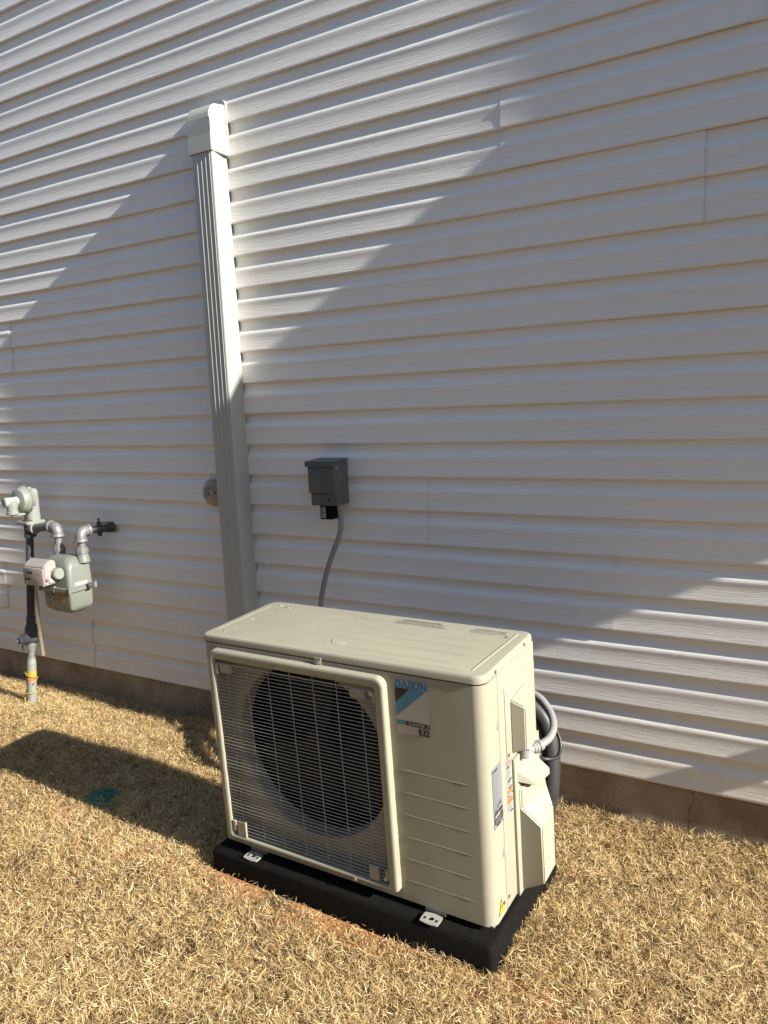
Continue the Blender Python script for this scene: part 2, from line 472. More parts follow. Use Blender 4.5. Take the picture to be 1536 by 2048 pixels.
JOINTS = {0: -3.21, 2: -3.885, 4: -0.573, 6: -1.253, 8: None, 10: -2.94, 12: -3.607, 14: -0.318, 16: -0.938, 18: -0.173, 20: None, 22: -1.5, 24: -4.1, 26: -2.2}
for k in range(0, 30, 2):
    j = JOINTS.get(k)
    # second joints one panel length (3.6 m) to the sides
    cuts = []
    if j is not None:
        q = j
        while q > XL: cuts.append(q); q -= 3.62
        q = j+3.62
        while q < XR: cuts.append(q); q += 3.62
    else:
        cuts = [-4.9, 1.6]
    if k == 2: cuts = [-3.885, 0.2]
    if k == 24: cuts = [-4.6, -1.0]
    cuts = sorted(c for c in cuts if XL+0.3 < c < XR-0.3)
    xs = [XL]+cuts+[XR]
    for i in range(len(xs)-1):
        a, b = xs[i], xs[i+1]
        # at most joints the left hand panel laps over the right hand one with a small open gap
        first, last = i == 0, i == len(xs)-2
        if k == 16:
            me = panel_mesh(a, b + (0 if last else 0.03), Z0+k*CO, 0.0 if first else 0.0029, 0.0 if last else -0.0008)
        else:
            me = panel_mesh(a - (0 if first else 0.03), b, Z0+k*CO, 0.0 if first else -0.0008, 0.0 if last else (0.0027 if k in (4, 6, 14) else 0.0020), ret=0.0008)
        link('siding_panel', me, M['siding'], house)
WT = Z0+30*CO
boxo('sheathing', XL, XR, 0.022, 0.20, Z0-0.002, WT+0.1, M['sheath'], house)
boxo('top_trim', XL, XR, -0.012, 0.02, WT+0.002, WT+0.09, M['trim'], house)
# foundation, slightly recessed under the siding, in two pours with a real crack between them
def foundation():
    zc = [0.16, 0.147, 0.128, 0.108, 0.098, 0.078, 0.062, 0.045, 0.03, 0.014, -0.3]
    xc = [-0.3245, -0.324, -0.3215, -0.3175, -0.3195, -0.329, -0.334, -0.335, -0.3315, -0.333, -0.334]
    wd = [0.0014, 0.0018, 0.0013, 0.0017, 0.0021, 0.0014, 0.0018, 0.0011, 0.0016, 0.001, 0.001]
    for side in (-1, 1):
        bm = bmesh.new()
        cols = []
        xe = XL if side < 0 else XR
        for z, x, ww in zip(zc, xc, wd):
            zz = min(z, Z0-0.001) if z > 0.15 else z
            xi = x + side*ww*0.5
            cols.append([bm.verts.new((xe, 0.016, zz)), bm.verts.new((xi, 0.016, zz)), bm.verts.new((xi, 0.046, zz)), bm.verts.new((xe, 0.046, zz))])
        for a, b in zip(cols[:-1], cols[1:]):
            for q in range(4):
                bm.faces.new((a[q], a[(q+1) % 4], b[(q+1) % 4], b[q]))
        bm.faces.new(cols[0]); bm.faces.new(cols[-1][::-1])
        obj('foundation_wall', bm, M['concrete'], house, smooth=None)
    boxo('foundation_core', XL, XR, 0.048, 0.20, -0.3, Z0-0.004, M['concrete'], house)
foundation()
# assumed, unseen shadow casters added: window bay, downspout and outlet box further along the wall (shaped to throw the broad shadows on the siding)
bay = boxo('bay_caster', 1.2, 2.2, -0.36, -0.003, 2.14, 3.11, M['trim'], house, 0.004)
bm = bmesh.new(); prism(bm, [(-0.003, 3.112), (-0.003, 3.50), (-0.02, 3.50), (-0.365, 3.14), (-0.365, 3.112)], 0, 1.2, 2.2)
obj('bay_caster_roof', bm, M['shingle'], bay)
for i in range(2):
    boxo('added_pane', 1.26+i*0.45, 1.68+i*0.45, -0.364, -0.3605, 2.25, 3.0, M['glass'], bay)
bm = bmesh.new(); box(bm, 1.238, 1.30, -0.137, -0.02, 3.39, 4.4, 0.006)
obj('downspout_caster', bm, M['trim'], house)
ob = boxo('box_caster', 1.0, 1.08, -0.105, -0.002, 0.845, 0.925, M['greybox'], house, 0.004)

# unseen, assumed house added behind the camera to close off the low sky
nb = empty('sky_block_house', (0, -6.4, 0))
tag(nb, 'assumed single storey beige house, unseen, added to close off the low sky', 'house')
boxo('wall', -14, 16, -6.0, 0.0, -0.4, 3.0, M['nbwall'], nb)
bm = bmesh.new(); prism(bm, [(0.35, 3.0), (-3.0, 4.9), (-6.35, 3.0), (-6.35, 2.85), (0.35, 2.85)], 0, -14.4, 16.4)
obj('roof', bm, M['shingle'], nb, smooth=None)
for wx in (-9.0, -3.5, 3.0, 9.0):
    wf = boxo('window', wx-0.5, wx+0.5, 0.002, 0.05, 1.0, 2.5, M['trim'], nb, 0.01)
    boxo('added_pane', wx-0.43, wx+0.43, 0.051, 0.055, 1.07, 2.43, M['glass'], wf)

# ------------------------------------------------------------------ line set cover (duct)
duct = empty('line_set_cover', (-2.155, 0, 0.2))
tag(duct, 'tall off white grooved pipe cover with rounded cap fixed upright to the siding', 'pipe cover')
def D(x, y, z): return (x+2.155, y, z-0.2)
def duct_channel():
    xl, xr, d = -2.193, -2.083, -0.096
    pts = [(-2.216, 0.004), (-2.1945, -0.086)]
    for k in range(1, 5):
        a = R(90*k/5); pts.append((xl+0.008-0.008*math.cos(a)-0.0008, -0.088-0.008*math.sin(a)))
    for fr in (0.27, 0.47, 0.67, 0.86):
        gx = xl+(xr-xl)*fr
        pts += [(gx-0.0030, d), (gx-0.0012, d-0.0013), (gx+0.0012, d-0.0013), (gx+0.0022, d)]
    for k in range(0, 5):
        a = R(90-90*k/5); pts.append((xr-0.008+0.008*math.cos(a), -0.088-0.008*math.sin(a)))
    pts += [(xr, -0.086), (-2.0962, -0.012), (-2.0950, -0.0115), (-2.0945, 0.004)]
    bm = bmesh.new()
    zs = [0.24, 0.8, 1.4, 2.0, 2.46]
    L = [[bm.verts.new(D(x, y, z)) for x, y in pts] for z in zs]
    for a, b in zip(L[:-1], L[1:]):
        for k in range(len(pts)-1): bm.faces.new((a[k], a[k+1], b[k+1], b[k]))
    o = obj('duct_channel', bm, M['cover'], duct, smooth=28)
duct_channel()
def duct_cap():
    x0, x1 = -2.2005, -2.0795
    prof = [(0.004, 2.445), (-0.1005, 2.445), (-0.1005, 2.515), (-0.101, 2.56)]
    for k in range(1, 8):
        a = R(90*k/8); prof.append((-0.048-0.053*math.cos(a), 2.566+0.060*math.sin(a)))
    prof += [(-0.02, 2.630), (0.004, 2.634)]
    bm = bmesh.new(); prism(bm, [(y, z-0.2) for y, z in prof], 0, x0+2.155, x1+2.155, 0.0055, 3)
    obj('wall_cap', bm, M['cover'], duct, smooth=40)
    bm = bmesh.new()
    pr = [(0.004, 2.443), (-0.1018, 2.443), (-0.1018, 2.507), (0.004, 2.507)]
    prism(bm, [(y, z-0.2) for y, z in pr], 0, x0+2.155-0.0012, x1+2.155+0.0012, 0.002, 2)
    obj('cap_collar', bm, M['trim2'], duct)
    # flange plate against the wall with its screw
    bm = bmesh.new()
    pl = rrect(-2.235, -2.0765, 2.50, 2.655, 0.018, 5)
    prism(bm, [(x+2.155, z-0.2) for x, z in pl], 1, -0.009, 0.004, 0.0015, 1)
    obj('wall_flange', bm, M['cover'], duct)
    latheo('screw', [(0, 0.006), (0.003, 0.006), (0.0045, 0.0045), (0.0045, 0.0)], D(-2.0845, -0.0095, 2.515), (0, -1, 0), M['steel'], duct, 14)
    # clip slot on the lit side of the cap
    boxo('clip_tab', -2.0799+2.155, -2.0775+2.155, -0.075, -0.040, 2.343-0.2+0.16, 2.347-0.2+0.16, M['cover'], duct, 0.0008, 1)
duct_cap()
# small white clip peeking out on the left of the channel
boxo('clip', -2.235+2.155, -2.214+2.155, -0.02, -0.012, 2.272-0.2, 2.276-0.2, M['white'], duct, 0.001, 1)

# ------------------------------------------------------------------ electrical disconnect on the wall
dis = empty('disconnect_box', (-1.655, 0, 1.06))
tag(dis, 'dark grey electrical disconnect box mounted on the siding above the heat pump', 'electrical box')
def Q(x, y, z): return (x+1.655, y, z-1.06)
bm = bmesh.new(); box(bm, -0.055, 0.062, -0.094, -0.002, 0.006, 0.172, 0.003)
obj('enclosure', bm, M['greybox'], dis)
bm = bmesh.new(); prism(bm, [(-0.005, 0.181), (-0.112, 0.176), (-0.1125, 0.156), (-0.1085, 0.156), (-0.108, 0.1705), (-0.005, 0.1740)], 0, -0.065, 0.069, 0.001, 1)
obj('hood', bm, M['greybox'], dis)
bm = bmesh.new(); box(bm, -0.0575, 0.0635, -0.1045, -0.0945, 0.053, 0.1685, 0.002)
box(bm, 0.0625, 0.0650, -0.1035, -0.035, 0.140, 0.1665, 0.0006, 1)
obj('front_cover', bm, M['greybox'], dis)
bm = bmesh.new(); box(bm, -0.0500, 0.0575, -0.0975, -0.0944, 0.004, 0.0525, 0.001, 1)
obj('lower_lip', bm, M['greybox'], dis)
latheo('hinge_rivet', [(0, 0.0045), (0.003, 0.004), (0.0042, 0.0)], (0.065, -0.088, 0.150), (1, 0, 0), M['steel'], dis, 12)
latheo('hasp_hole', [(0, 0.004), (0.0008, 0.004), (0.0008, 0)], (0.030, -0.0975, 0.028), (0, -1, 0), M['black'], dis, 12)
sp = boxo('surge_protector', -0.024, 0.034, -0.085, -0.03, -0.052, 0.0055, M['black'], dis, 0.003)
tag(sp, 'small black device with a white printed label hanging under the box')
patch('label', [rq(-0.020, 0.004, -0.046, -0.002)], M['white'], sp, FRONT((0, -0.0856, 0)))
patch('label_print', [rq(-0.018, -0.018+0.019*f, -0.006-0.005*i, -0.003-0.005*i) for i, f in enumerate((1, .7, .9, .6, 1, .8, .5, .9))], M['greyink'], sp, FRONT((0, -0.0861, 0)))
latheo('conduit_fitting', [(0, 0.017), (0.006, 0.017), (0.007, 0.0135), (0.024, 0.0135), (0.026, 0.0125), (0.04, 0.0122)], (0.052, -0.055, 0.0055), (0, 0, -1), M['conduit'], dis, 20)

# ------------------------------------------------------------------ conduit from the disconnect round behind the unit
con = empty('conduit', (-1.6, -0.055, 0.5))
tag(con, 'grey flexible conduit drooping from the electrical box and looping behind the heat pump', 'conduit')
def K(x, y, z): return (x+1.6, y+0.055, z-0.5)
pts = [(-1.603, -0.055, 1.026), (-1.603, -0.055, 0.985), (-1.612, -0.056, 0.945), (-1.634, -0.058, 0.895), (-1.662, -0.06, 0.835), (-1.692, -0.06, 0.755),
       (-1.712, -0.065, 0.665), (-1.70, -0.11, 0.55), (-1.60, -0.25, 0.45), (-1.35, -0.41, 0.43), (-1.0, -0.44, 0.52), (-0.80, -0.435, 0.595),
       (-0.695, -0.450, 0.588), (-0.647, -0.470, 0.557), (-0.623, -0.505, 0.528), (-0.622, -0.550, 0.510), (-0.636, -0.595, 0.505)]
tubeo('hose', [K(*p) for p in pts], 0.0108, M['conduit'], con, 18, smooth=8)
bm = bmesh.new(); a = Vector(K(-0.636, -0.595, 0.505)); dv = (Vector(K(-0.660, -0.652, 0.507))-a).normalized()
lathe(bm, [(-0.012, 0.0125), (-0.010, 0.0145), (0.006, 0.0145), (0.007, 0.0165), (0.018, 0.0165), (0.020, 0.0145), (0.028, 0.0145), (0.029, 0.0125), (0.055, 0.0125)], a, dv, 20)
obj('end_fitting', bm, M['conduit'], con)
latheo('seal_ring', [(0.0068, 0.0150), (0.0072, 0.0172), (0.0105, 0.0172), (0.0108, 0.0150)], a, dv, M['cable'], con, 20)

# ------------------------------------------------------------------ outdoor unit
UX, UY, UZ = -1.5552, -0.8640, 0.1355
W_, D_, H_ = 0.8985, 0.3310, 0.6660
unit = empty('outdoor_unit', (UX, UY, UZ), (0.0395, -0.0075, -0.0250))
tag(unit, 'ivory heat pump outdoor unit with wire fan guard on a black pad', 'heat pump')
IV = M['ivory']
ZT = 0.6415
RC = 0.030
# front panel: wraps both front corners, with the round fan opening
FCX, FCZ, FR = 0.338, 0.342, 0.262
FX0, FX1, FZ0, FZ1 = 0.045, 0.622, 0.036, 0.622
def front_panel():
    plan = [(0.0, 0.10)] + [(0.016-0.016*math.cos(R(a)), 0.016-0.016*math.sin(R(a))) for a in range(0, 91, 15)]
    plan += [(FX0, 0.0)]
    plan2 = [(FX1, 0.0)] + [(W_-RC+RC*math.sin(R(a)), RC-RC*math.cos(R(a))) for a in range(0, 91, 9)] + [(W_, 0.081)]
    bm = bmesh.new()
    for pl in (plan, plan2):
        lo = [bm.verts.new((x, y, 0.0)) for x, y in pl]; hi = [bm.verts.new((x, y, ZT)) for x, y in pl]
        for k in range(len(pl)-1): bm.faces.new((lo[k], lo[k+1], hi[k+1], hi[k]))
    for z0, z1 in ((0.0, FZ0), (FZ1, ZT)):
        bm.faces.new([bm.verts.new(p) for p in ((FX0, 0, z0), (FX1, 0, z0), (FX1, 0, z1), (FX0, 0, z1))])
    # rectangle with round hole, lip rolled inwards
    ang = sorted(set([2*PI*k/72 for k in range(72)] + [math.atan2(z-FCZ, x-FCX) % (2*PI) for x in (FX0, FX1) for z in (FZ0, FZ1)]))
    def rectp(a):
        c, s = math.cos(a), math.sin(a); t = 1e9
        if c > 1e-9: t = min(t, (FX1-FCX)/c)
        if c < -1e-9: t = min(t, (FX0-FCX)/c)
        if s > 1e-9: t = min(t, (FZ1-FCZ)/s)
        if s < -1e-9: t = min(t, (FZ0-FCZ)/s)
        return (FCX+c*t, 0.0, FCZ+s*t)
    RY = 0.030
    loops = [[rectp(a) for a in ang], [(p[0], RY, p[2]) for p in (rectp(a) for a in ang)]]
    for r, y in ((FR, RY), (FR-0.004, RY+0.0015), (FR-0.007, RY+0.006), (FR-0.008, RY+0.014), (FR-0.008, 0.08)):
        loops.append([(FCX+r*math.cos(a), y, FCZ+r*math.sin(a)) for a in ang])
    loft(bm, loops)
    bmesh.ops.remove_doubles(bm, verts=bm.verts[:], dist=0.0002)
    return obj('front_panel', bm, IV, unit, smooth=32)
front_panel()
# dark inside, fan
bm = bmesh.new()
loft(bm, [[(FCX+r*math.cos(2*PI*k/48), y, FCZ+r*math.sin(2*PI*k/48)) for k in range(48)] for r, y in ((FR-0.009, 0.079), (FR-0.009, 0.13), (FR+0.02, 0.16))], cap1=True)
obj('fan_shroud', bm, M['black'], unit)
fan = empty('fan', (FCX, 0.105, FCZ)); fan.parent = unit
latheo('hub', [(-0.035, 0.0), (-0.034, 0.03), (-0.028, 0.048), (0.03, 0.055)], (0, 0, 0), (0, 1, 0), M['dark'], fan, 24)
def blade_mesh():
    bm = bmesh.new(); g = []
    for i in range(7):
        r = 0.05+0.185*i/6; row = []
        for k in range(8):
            t = k/7
            a = R(-38+85*t+10*i/6)
            row.append(bm.verts.new((r*math.cos(a), -0.028+0.062*t-0.012*math.sin(PI*t), r*math.sin(a))))
        g.append(row)
    for i in range(6):
        for k in range(7): bm.faces.new((g[i][k], g[i][k+1], g[i+1][k+1], g[i+1][k]))
    return finish(bm, 60)
bme = blade_mesh()
for k in range(3):
    link('blade', bme, M['dark'], fan, rot=(0, R(20+120*k), 0))
# fan guard: frame, wires, clips
guard = empty('fan_guard', (0, 0, 0)); guard.parent = unit
def frame():
    L = []
    for (x0, x1, z0, z1, y, r) in (
        (0.035, 0.634, 0.026, 0.630, 0.0005, [0.010, 0.026, 0.026, 0.014]), (0.035, 0.634, 0.026, 0.630, -0.0135, [0.010, 0.026, 0.026, 0.014]), (0.0358, 0.6332, 0.0268, 0.6290, -0.0178, [0.009, 0.025, 0.025, 0.013]),
        (0.0382, 0.6305, 0.0288, 0.6260, -0.0205, [0.008, 0.023, 0.023, 0.011]), (0.0425, 0.6265, 0.0320, 0.6205, -0.0215, [0.006, 0.020, 0.018, 0.008]), (0.0505, 0.609, 0.0365, 0.604, -0.0200, 0.012),
        (0.0530, 0.606, 0.0385, 0.601, -0.0180, 0.009), (0.0535, 0.605, 0.0390, 0.600, -0.004, 0.008)):
        L.append([(x, y, z) for x, z in rrect(x0, x1, z0, z1, r, 7)])
    return obj('guard_frame', loft(bmesh.new(), L), IV, guard, smooth=50)
frame()
# inner rim wire and grid of single wires
tubeo('rim_wire', [(0.062, -0.0135, 0.588), (0.598, -0.0135, 0.5875)], 0.0019, M['wire'], guard, 8)
def wire_mesh(a, b, r):
    return finish(tube(bmesh.new(), [a, b], r, 7), 40)
NH = 51
zs = [0.049+(0.579-0.049)*k/(NH-1) for k in range(NH)]
wm = wire_mesh((0.057, 0, 0), (0.6005, 0, 0), 0.00112)
for z in zs:
    link('grille_wire', wm, M['wire'], guard, loc=(0, -0.0130+0.0004*math.sin(z*90), z))
vm = wire_mesh((0, 0, 0.041), (0, 0, 0.597), 0.0012)
for k in range(7):
    link('cross_wire', vm, M['wire'], guard, loc=(0.094+0.0775*k, -0.0105, 0))
def clip(x, z, w, h):
    bm = bmesh.new(); box(bm, x-w/2, x+w/2, -0.0195, -0.0170, z-h/2, z+h/2, 0.0012, 1)
    box(bm, x+w/2-0.003, x+w/2, -0.0195, -0.006, z-h/2, z+h/2, 0.0006, 1)
    obj('grille_clip', bm, IV, guard)
clip(0.096, 0.576, 0.040, 0.026); clip(0.552, 0.576, 0.046, 0.026); clip(0.090, 0.064, 0.034, 0.050); clip(0.560, 0.066, 0.030, 0.044)
for x, z in ((0.066, 0.580), (0.590, 0.580), (0.062, 0.060), (0.592, 0.052), (0.500, 0.031), (0.42, 0.636)):
    y = -0.0125 if z < 0.6 and z > 0.04 else -0.0235 if z < 0.04 else -0.0015
    latheo('screw', [(0, 0.0055), (0.002, 0.0055), (0.0032, 0.004), (0.0032, 0)], (x, y, z), (0, -1, 0), M['steel'], guard, 14)
for x in (0.0605, 0.6):
    for z in (0.572, 0.07):
        boxo('corner_latch', x-0.004, x+0.006, -0.0200, -0.0125, z-0.016, z+0.016, IV, guard, 0.001, 1)
# screw tab on the lid front
bm = bmesh.new(); box(bm, 0.412, 0.434, -0.0045, -0.0022, 0.630, 0.650, 0.0008, 1); obj('lid_tab', bm, IV, unit)
latheo('screw', [(0, 0.005), (0.002, 0.005), (0.003, 0.0035), (0.003, 0)], (0.425, -0.0045, 0.638), (0, -1, 0), M['steel'], unit, 14)
# pressed ribs on the right of the front
def rib_mesh(l):
    bm = bmesh.new(); n = 10
    rows = []
    for i in range(n+1):
        t = i/n; e = min(1, min(t, 1-t)*14)
        rows.append([bm.verts.new((l*t, -h*e, z*e)) for z, h in ((-0.0032, 0.0002), (-0.0016, 0.0007), (0, 0.0010), (0.0016, 0.0007), (0.0032, 0.0002))])
    for a, b in zip(rows[:-1], rows[1:]):
        for k in range(4): bm.faces.new((a[k], a[k+1], b[k+1], b[k]))
    bmesh.ops.remove_doubles(bm, verts=bm.verts[:], dist=1e-6)
    return finish(bm, 60)
rm = rib_mesh(0.212)
for z in (0.379, 0.316, 0.253, 0.189, 0.125, 0.061):
    link('pressed_rib', rm, IV, unit, loc=(0.645, -0.0002, z))
# lid
def lid():
    L = []
    e = 0.0022
    for ins, z in ((0.0, ZT+0.0038), (0.0, H_-0.007), (0.0012, H_-0.0035), (0.004, H_-0.0008), (0.008, H_)):
        L.append([(x, y, z) for x, y in rrect(-e+ins, W_+e+ins*0-ins, -e+ins, D_+0.004-ins, [RC+e-ins*0.6, 0.022, 0.034, 0.016], 8)])
    bm = loft(bmesh.new(), L, cap0=True, cap1=True)
    obj('lid', bm, IV, unit, smooth=30)
lid()
def top_rib(x0, x1, y0, y1, w, h=0.0012):
    bm = bmesh.new()
    a = Vector((x0, y0, 0)); b = Vector((x1, y1, 0)); d = (b-a).normalized(); nrm = Vector((-d.y, d.x, 0))
    rows = []
    for t, e in ((0, 0), (0.012, 0.7), (0.03, 1), (0.97, 1), (0.988, 0.7), (1, 0)):
        c = a+(b-a)*t
        rows.append([bm.verts.new(c+nrm*w*s*max(e, 0.15)+Vector((0, 0, H_+0.0001+h*e*q))) for s, q in ((-1, 0), (-0.5, 0.8), (0, 1), (0.5, 0.8), (1, 0))])
    for p, q in zip(rows[:-1], rows[1:]):
        for k in range(4): bm.faces.new((p[k], p[k+1], q[k+1], q[k]))
    return obj('lid_rib', bm, IV, unit, smooth=60)
top_rib(0.858, 0.868, 0.030, 0.308, 0.0035, 0.0018)
top_rib(0.022, 0.028, 0.04, 0.29, 0.0015, 0.0008)
for y, xa, xb in ((0.020, 0.10, 0.84), (0.055, 0.10, 0.80), (0.115, 0.09, 0.82), (0.165, 0.10, 0.83), (0.215, 0.10, 0.83), (0.262, 0.12, 0.50)):
    top_rib(xa, xb, y, y, 0.006, 0.0007)
for a in ((0.045, 0.062, 0.044, 0.034), (0.058, 0.064, 0.075, 0.075), (0.085, 0.110, 0.288, 0.284), (0.060, 0.062, 0.150, 0.16), (0.058, 0.060, 0.292, 0.305)):
    top_rib(a[0], a[1], a[2], a[3], 0.0025, 0.0016)
top_rib(0.405, 0.425, 0.094, 0.066, 0.0016, 0.0016); top_rib(0.425, 0.462, 0.066, 0.078, 0.0016, 0.0016)     # pressed arrow
# lettering on the lid
text('pressed_lettering', 'DAIKIN', 0.034, M['ivory_plastic'], unit, TOP((0.362, 0.268, H_+0.0009)), bold=0.0004, shear=0.2)
def lines_text(name, body, size, x, y, dy, mt, xs=1.0, bold=0.0):
    for i, ln in enumerate(body):
        text(name, ln, size, mt, unit, TOP((x, y-dy*i, H_+0.0010)), bold=bold, xs=xs)
lines_text('warning_text', ['WARNING: RISK OF FIRE'], 0.0125, 0.512, 0.300, 0.01, M['greyink'], 0.92, 0.0003)
lines_text('warning_text', ['FLAMMABLE REFRIGERANT USED. TO BE', 'REPAIRED ONLY BY TRAINED SERVICE', 'PERSONNEL. DO NOT PUNCTURE TUBING.'], 0.0092, 0.500, 0.2895, 0.0088, M['greyink'], 0.94)
lines_text('warning_text', ['AVERTISSEMENT: RISQUE'], 0.0095, 0.744, 0.298, 0.009, M['greyink'], 0.9, 0.0001)
lines_text('warning_text', ['REFRIGERANT INFLAMMABLE', 'REPARATION PAR PERSONNEL', 'DE SERVICE QUALIFIE'], 0.0080, 0.738, 0.2885, 0.0078, M['midink'], 0.98)
patch('warning_mark', [[(0.843, 0.266), (0.855, 0.266), (0.849, 0.276)]], M['greyink'], unit, TOP((0, 0, H_+0.0010)))
# right side and back
boxo('back_panel', 0.0, W_-0.001, D_-0.002, D_, 0.001, ZT, IV, unit)
boxo('left_panel', 0.0002, 0.0016, 0.1005, D_-0.0025, 0.001, ZT, IV, unit)
boxo('base_pan', 0.004, W_-0.004, 0.004, D_-0.003, 0.0005, 0.004, IV, unit)
bm = bmesh.new(); box(bm, W_-0.004, W_+0.0004, 0.083, D_-0.0002, 0.0, ZT, 0.0012, 2)
obj('right_panel', bm, IV, unit)
def recess(z):
    bm = bmesh.new()
    v = [bm.verts.new(p) for p in ((W_+0.0006, 0.064, z), (W_+0.0006, 0.0805, z+0.020), (W_+0.0006, 0.0805, z-0.014), (W_-0.010+0.0125, 0.0805, z+0.002))]
    bm.faces.new((v[0], v[1], v[3])); bm.faces.new((v[0], v[3], v[2]))
    obj('panel_notch', bm, M['greypipe'], unit, smooth=None)
recess(0.508); recess(0.164)
# upper service cover with its boxed bulge
bm = bmesh.new(); box(bm, W_+0.0004, W_+0.0026, 0.119, D_-0.004, 0.392, 0.590, 0.0012, 2)
cov = obj('service_cover', bm, IV, unit)
bm = bmesh.new()
P = [(W_+0.001, 0.152, 0.400), (W_+0.001, 0.152, 0.547), (W_+0.001, 0.272, 0.556), (W_+0.002, 0.329, 0.480), (W_+0.002, 0.329, 0.368), (W_+0.040, 0.158, 0.416), (W_+0.040, 0.158, 0.530), (W_+0.001, 0.300, 0.372)]
v = [bm.verts.new(p) for p in P]
for f in ((0, 5, 6, 1), (1, 6, 3, 2), (6, 5, 4, 3), (0, 7, 4, 5), (0, 1, 2, 3, 4, 7)): bm.faces.new([v[k] for k in f])
bmesh.ops.triangulate(bm, faces=[f for f in bm.faces if len(f.verts) > 3])
bmesh.ops.dissolve_limit(bm, angle_limit=R(4), verts=bm.verts[:], edges=bm.edges[:])
bmesh.ops.bevel(bm, geom=bm.edges[:], offset=0.0035, segments=3, affect='EDGES')
obj('terminal_bulge', bm, M['ivory_plastic'], cov, smooth=40)
# lower plate and the two pipe covers
bm = bmesh.new(); box(bm, W_+0.0004, W_+0.0085, 0.150, D_-0.001, -0.006, 0.384, 0.002, 2)
low = obj('lower_service_plate', bm, M['ivory_plastic'], unit)
bm = bmesh.new()
A = [(W_+0.002, 0.158, 0.318), (W_+0.002, 0.268, 0.318), (W_+0.002, 0.268, 0.362), (W_+0.002, 0.158, 0.356)]
B = [(W_+0.047, 0.198, 0.294), (W_+0.062, 0.262, 0.300), (W_+0.062, 0.262, 0.320), (W_+0.047, 0.198, 0.304)]
a = [bm.verts.new(p) for p in A]; b = [bm.verts.new(p) for p in B]
bm.faces.new(a[::-1]); bm.faces.new(b)
for k in range(4): bm.faces.new((a[k], a[(k+1) % 4], b[(k+1) % 4], b[k]))
bmesh.ops.bevel(bm, geom=bm.edges[:], offset=0.003, segments=3, affect='EDGES')
obj('upper_pipe_hood', bm, M['ivory_plastic'], low)
bm = bmesh.new()
A = [(W_+0.002, 0.172, -0.006), (W_+0.070, 0.172, 0.034), (W_+0.067, 0.172, 0.198), (W_+0.014, 0.172, 0.238), (W_+0.014, 0.172, 0.292), (W_+0.002, 0.172, 0.296)]
B = [(W_+0.002, 0.300, 0.000), (W_+0.067, 0.268, 0.030), (W_+0.066, 0.268, 0.210), (W_+0.050, 0.268, 0.262), (W_+0.044, 0.268, 0.294), (W_+0.002, 0.300, 0.296)]
a = [bm.verts.new(p) for p in A]; b = [bm.verts.new(p) for p in B]
bm.faces.new(a); bm.faces.new(b[::-1])
for k in range(6): bm.faces.new((a[k], b[k], b[(k+1) % 6], a[(k+1) % 6]))
bmesh.ops.triangulate(bm, faces=[f for f in bm.faces if len(f.verts) == 4])
bmesh.ops.dissolve_limit(bm, angle_limit=R(3), verts=bm.verts[:], edges=bm.edges[:])
bmesh.ops.bevel(bm, geom=bm.edges[:], offset=0.0035, segments=3, affect='EDGES')
obj('pipe_cover', bm, M['ivory_plastic'], low, smooth=40)
latheo('drain_stub', [(0, 0.012), (0.02, 0.012), (0.022, 0.010), (0.022, 0)], (W_+0.018, 0.20, 0.392), (0, -0.2, -1), M['conduit'], cov, 16)
# screws on the side
for y, z in ((0.070, 0.654), (0.262, 0.656), (0.128, 0.408), (0.062, 0.034), (0.094, 0.030)):
    o = latheo('screw', [(0, 0.0048), (0.0015, 0.0048), (0.0026, 0.003), (0.0026, 0)], (W_+(0.0022 if z > 0.64 else 0.0026 if z > 0.3 else 0.0006), y, z), (1, 0, 0), M['screw'], unit, 12)
# logo badge on the front
badge = patch('badge', [rq(0.649, 0.7455, 0.4825, 0.626)], M['sticker'], unit, FRONT((0.006, -0.0008, 0)))
F2 = FRONT((0.006, -0.0013, 0)); F3 = FRONT((0.006, -0.0018, 0))
patch('black_triangle', [[(0.6505, 0.605), (0.6505, 0.565), (0.694, 0.605)]], M['ink'], badge, F2)
patch('blue_stripe', [[(0.6505, 0.5635), (0.6505, 0.527), (0.739, 0.605), (0.6955, 0.605)]], M['cyan'], badge, F2)
me = text_mesh('DAIKIN', 0.0240, bold=0.0018, sp=1.2)
bx = [v.co.x for v in me.vertices]; sc = 0.0915/(max(bx)-min(bx)); x0 = min(bx)
for v in me.vertices: v.co.x = (v.co.x-x0)*sc
me.transform(FRONT((0.6575, -0.0013, 0.6075))); link('logo_lettering', me, M['blue'], badge)
patch('green_block', [rq(0.6505, 0.6775, 0.5065, 0.5185)], M['teal'], badge, F2)
patch('black_bar', [rq(0.6775, 0.7445, 0.5065, 0.5185)], M['ink'], badge, F2)
text('inverter_lettering', 'INVERTER', 0.0088, M['sticker'], badge, FRONT((0.7185, -0.0018, 0.5098)), align='CENTER', bold=0.0002, xs=0.92)
def crescent(cx, cz, s):
    q = []
    for k in range(6):
        a0 = R(110+140*k/6); a1 = R(110+140*(k+1)/6); r1, r2 = 0.0048, 0.0030
        f = lambda a, r, sq: (cx+s*(r*math.cos(a)*1.5), cz+r*math.sin(a)*1.0)
        q.append([f(a0, r1, 1), f(a1, r1, 1), f(a1, r2, 1), f(a0, r2, 1)])
    return q
patch('inverter_mark', crescent(0.693, 0.5125, 1)+crescent(0.7345, 0.5125, -1), M['sticker'], badge, F3)
patch('refrigerant_tag', [rq(0.711, 0.7445, 0.4845, 0.5055)], M['white'], badge, F2)
me = text_mesh('R32', 0.0235, bold=0.0013, sp=1.12)
bx = [v.co.x for v in me.vertices]; sc = 0.030/(max(bx)-min(bx)); x0 = min(bx)
for v in me.vertices: v.co.x = (v.co.x-x0)*sc
me.transform(FRONT((0.7188, -0.0018, 0.4867))); link('refrigerant_lettering', me, M['ink'], badge)
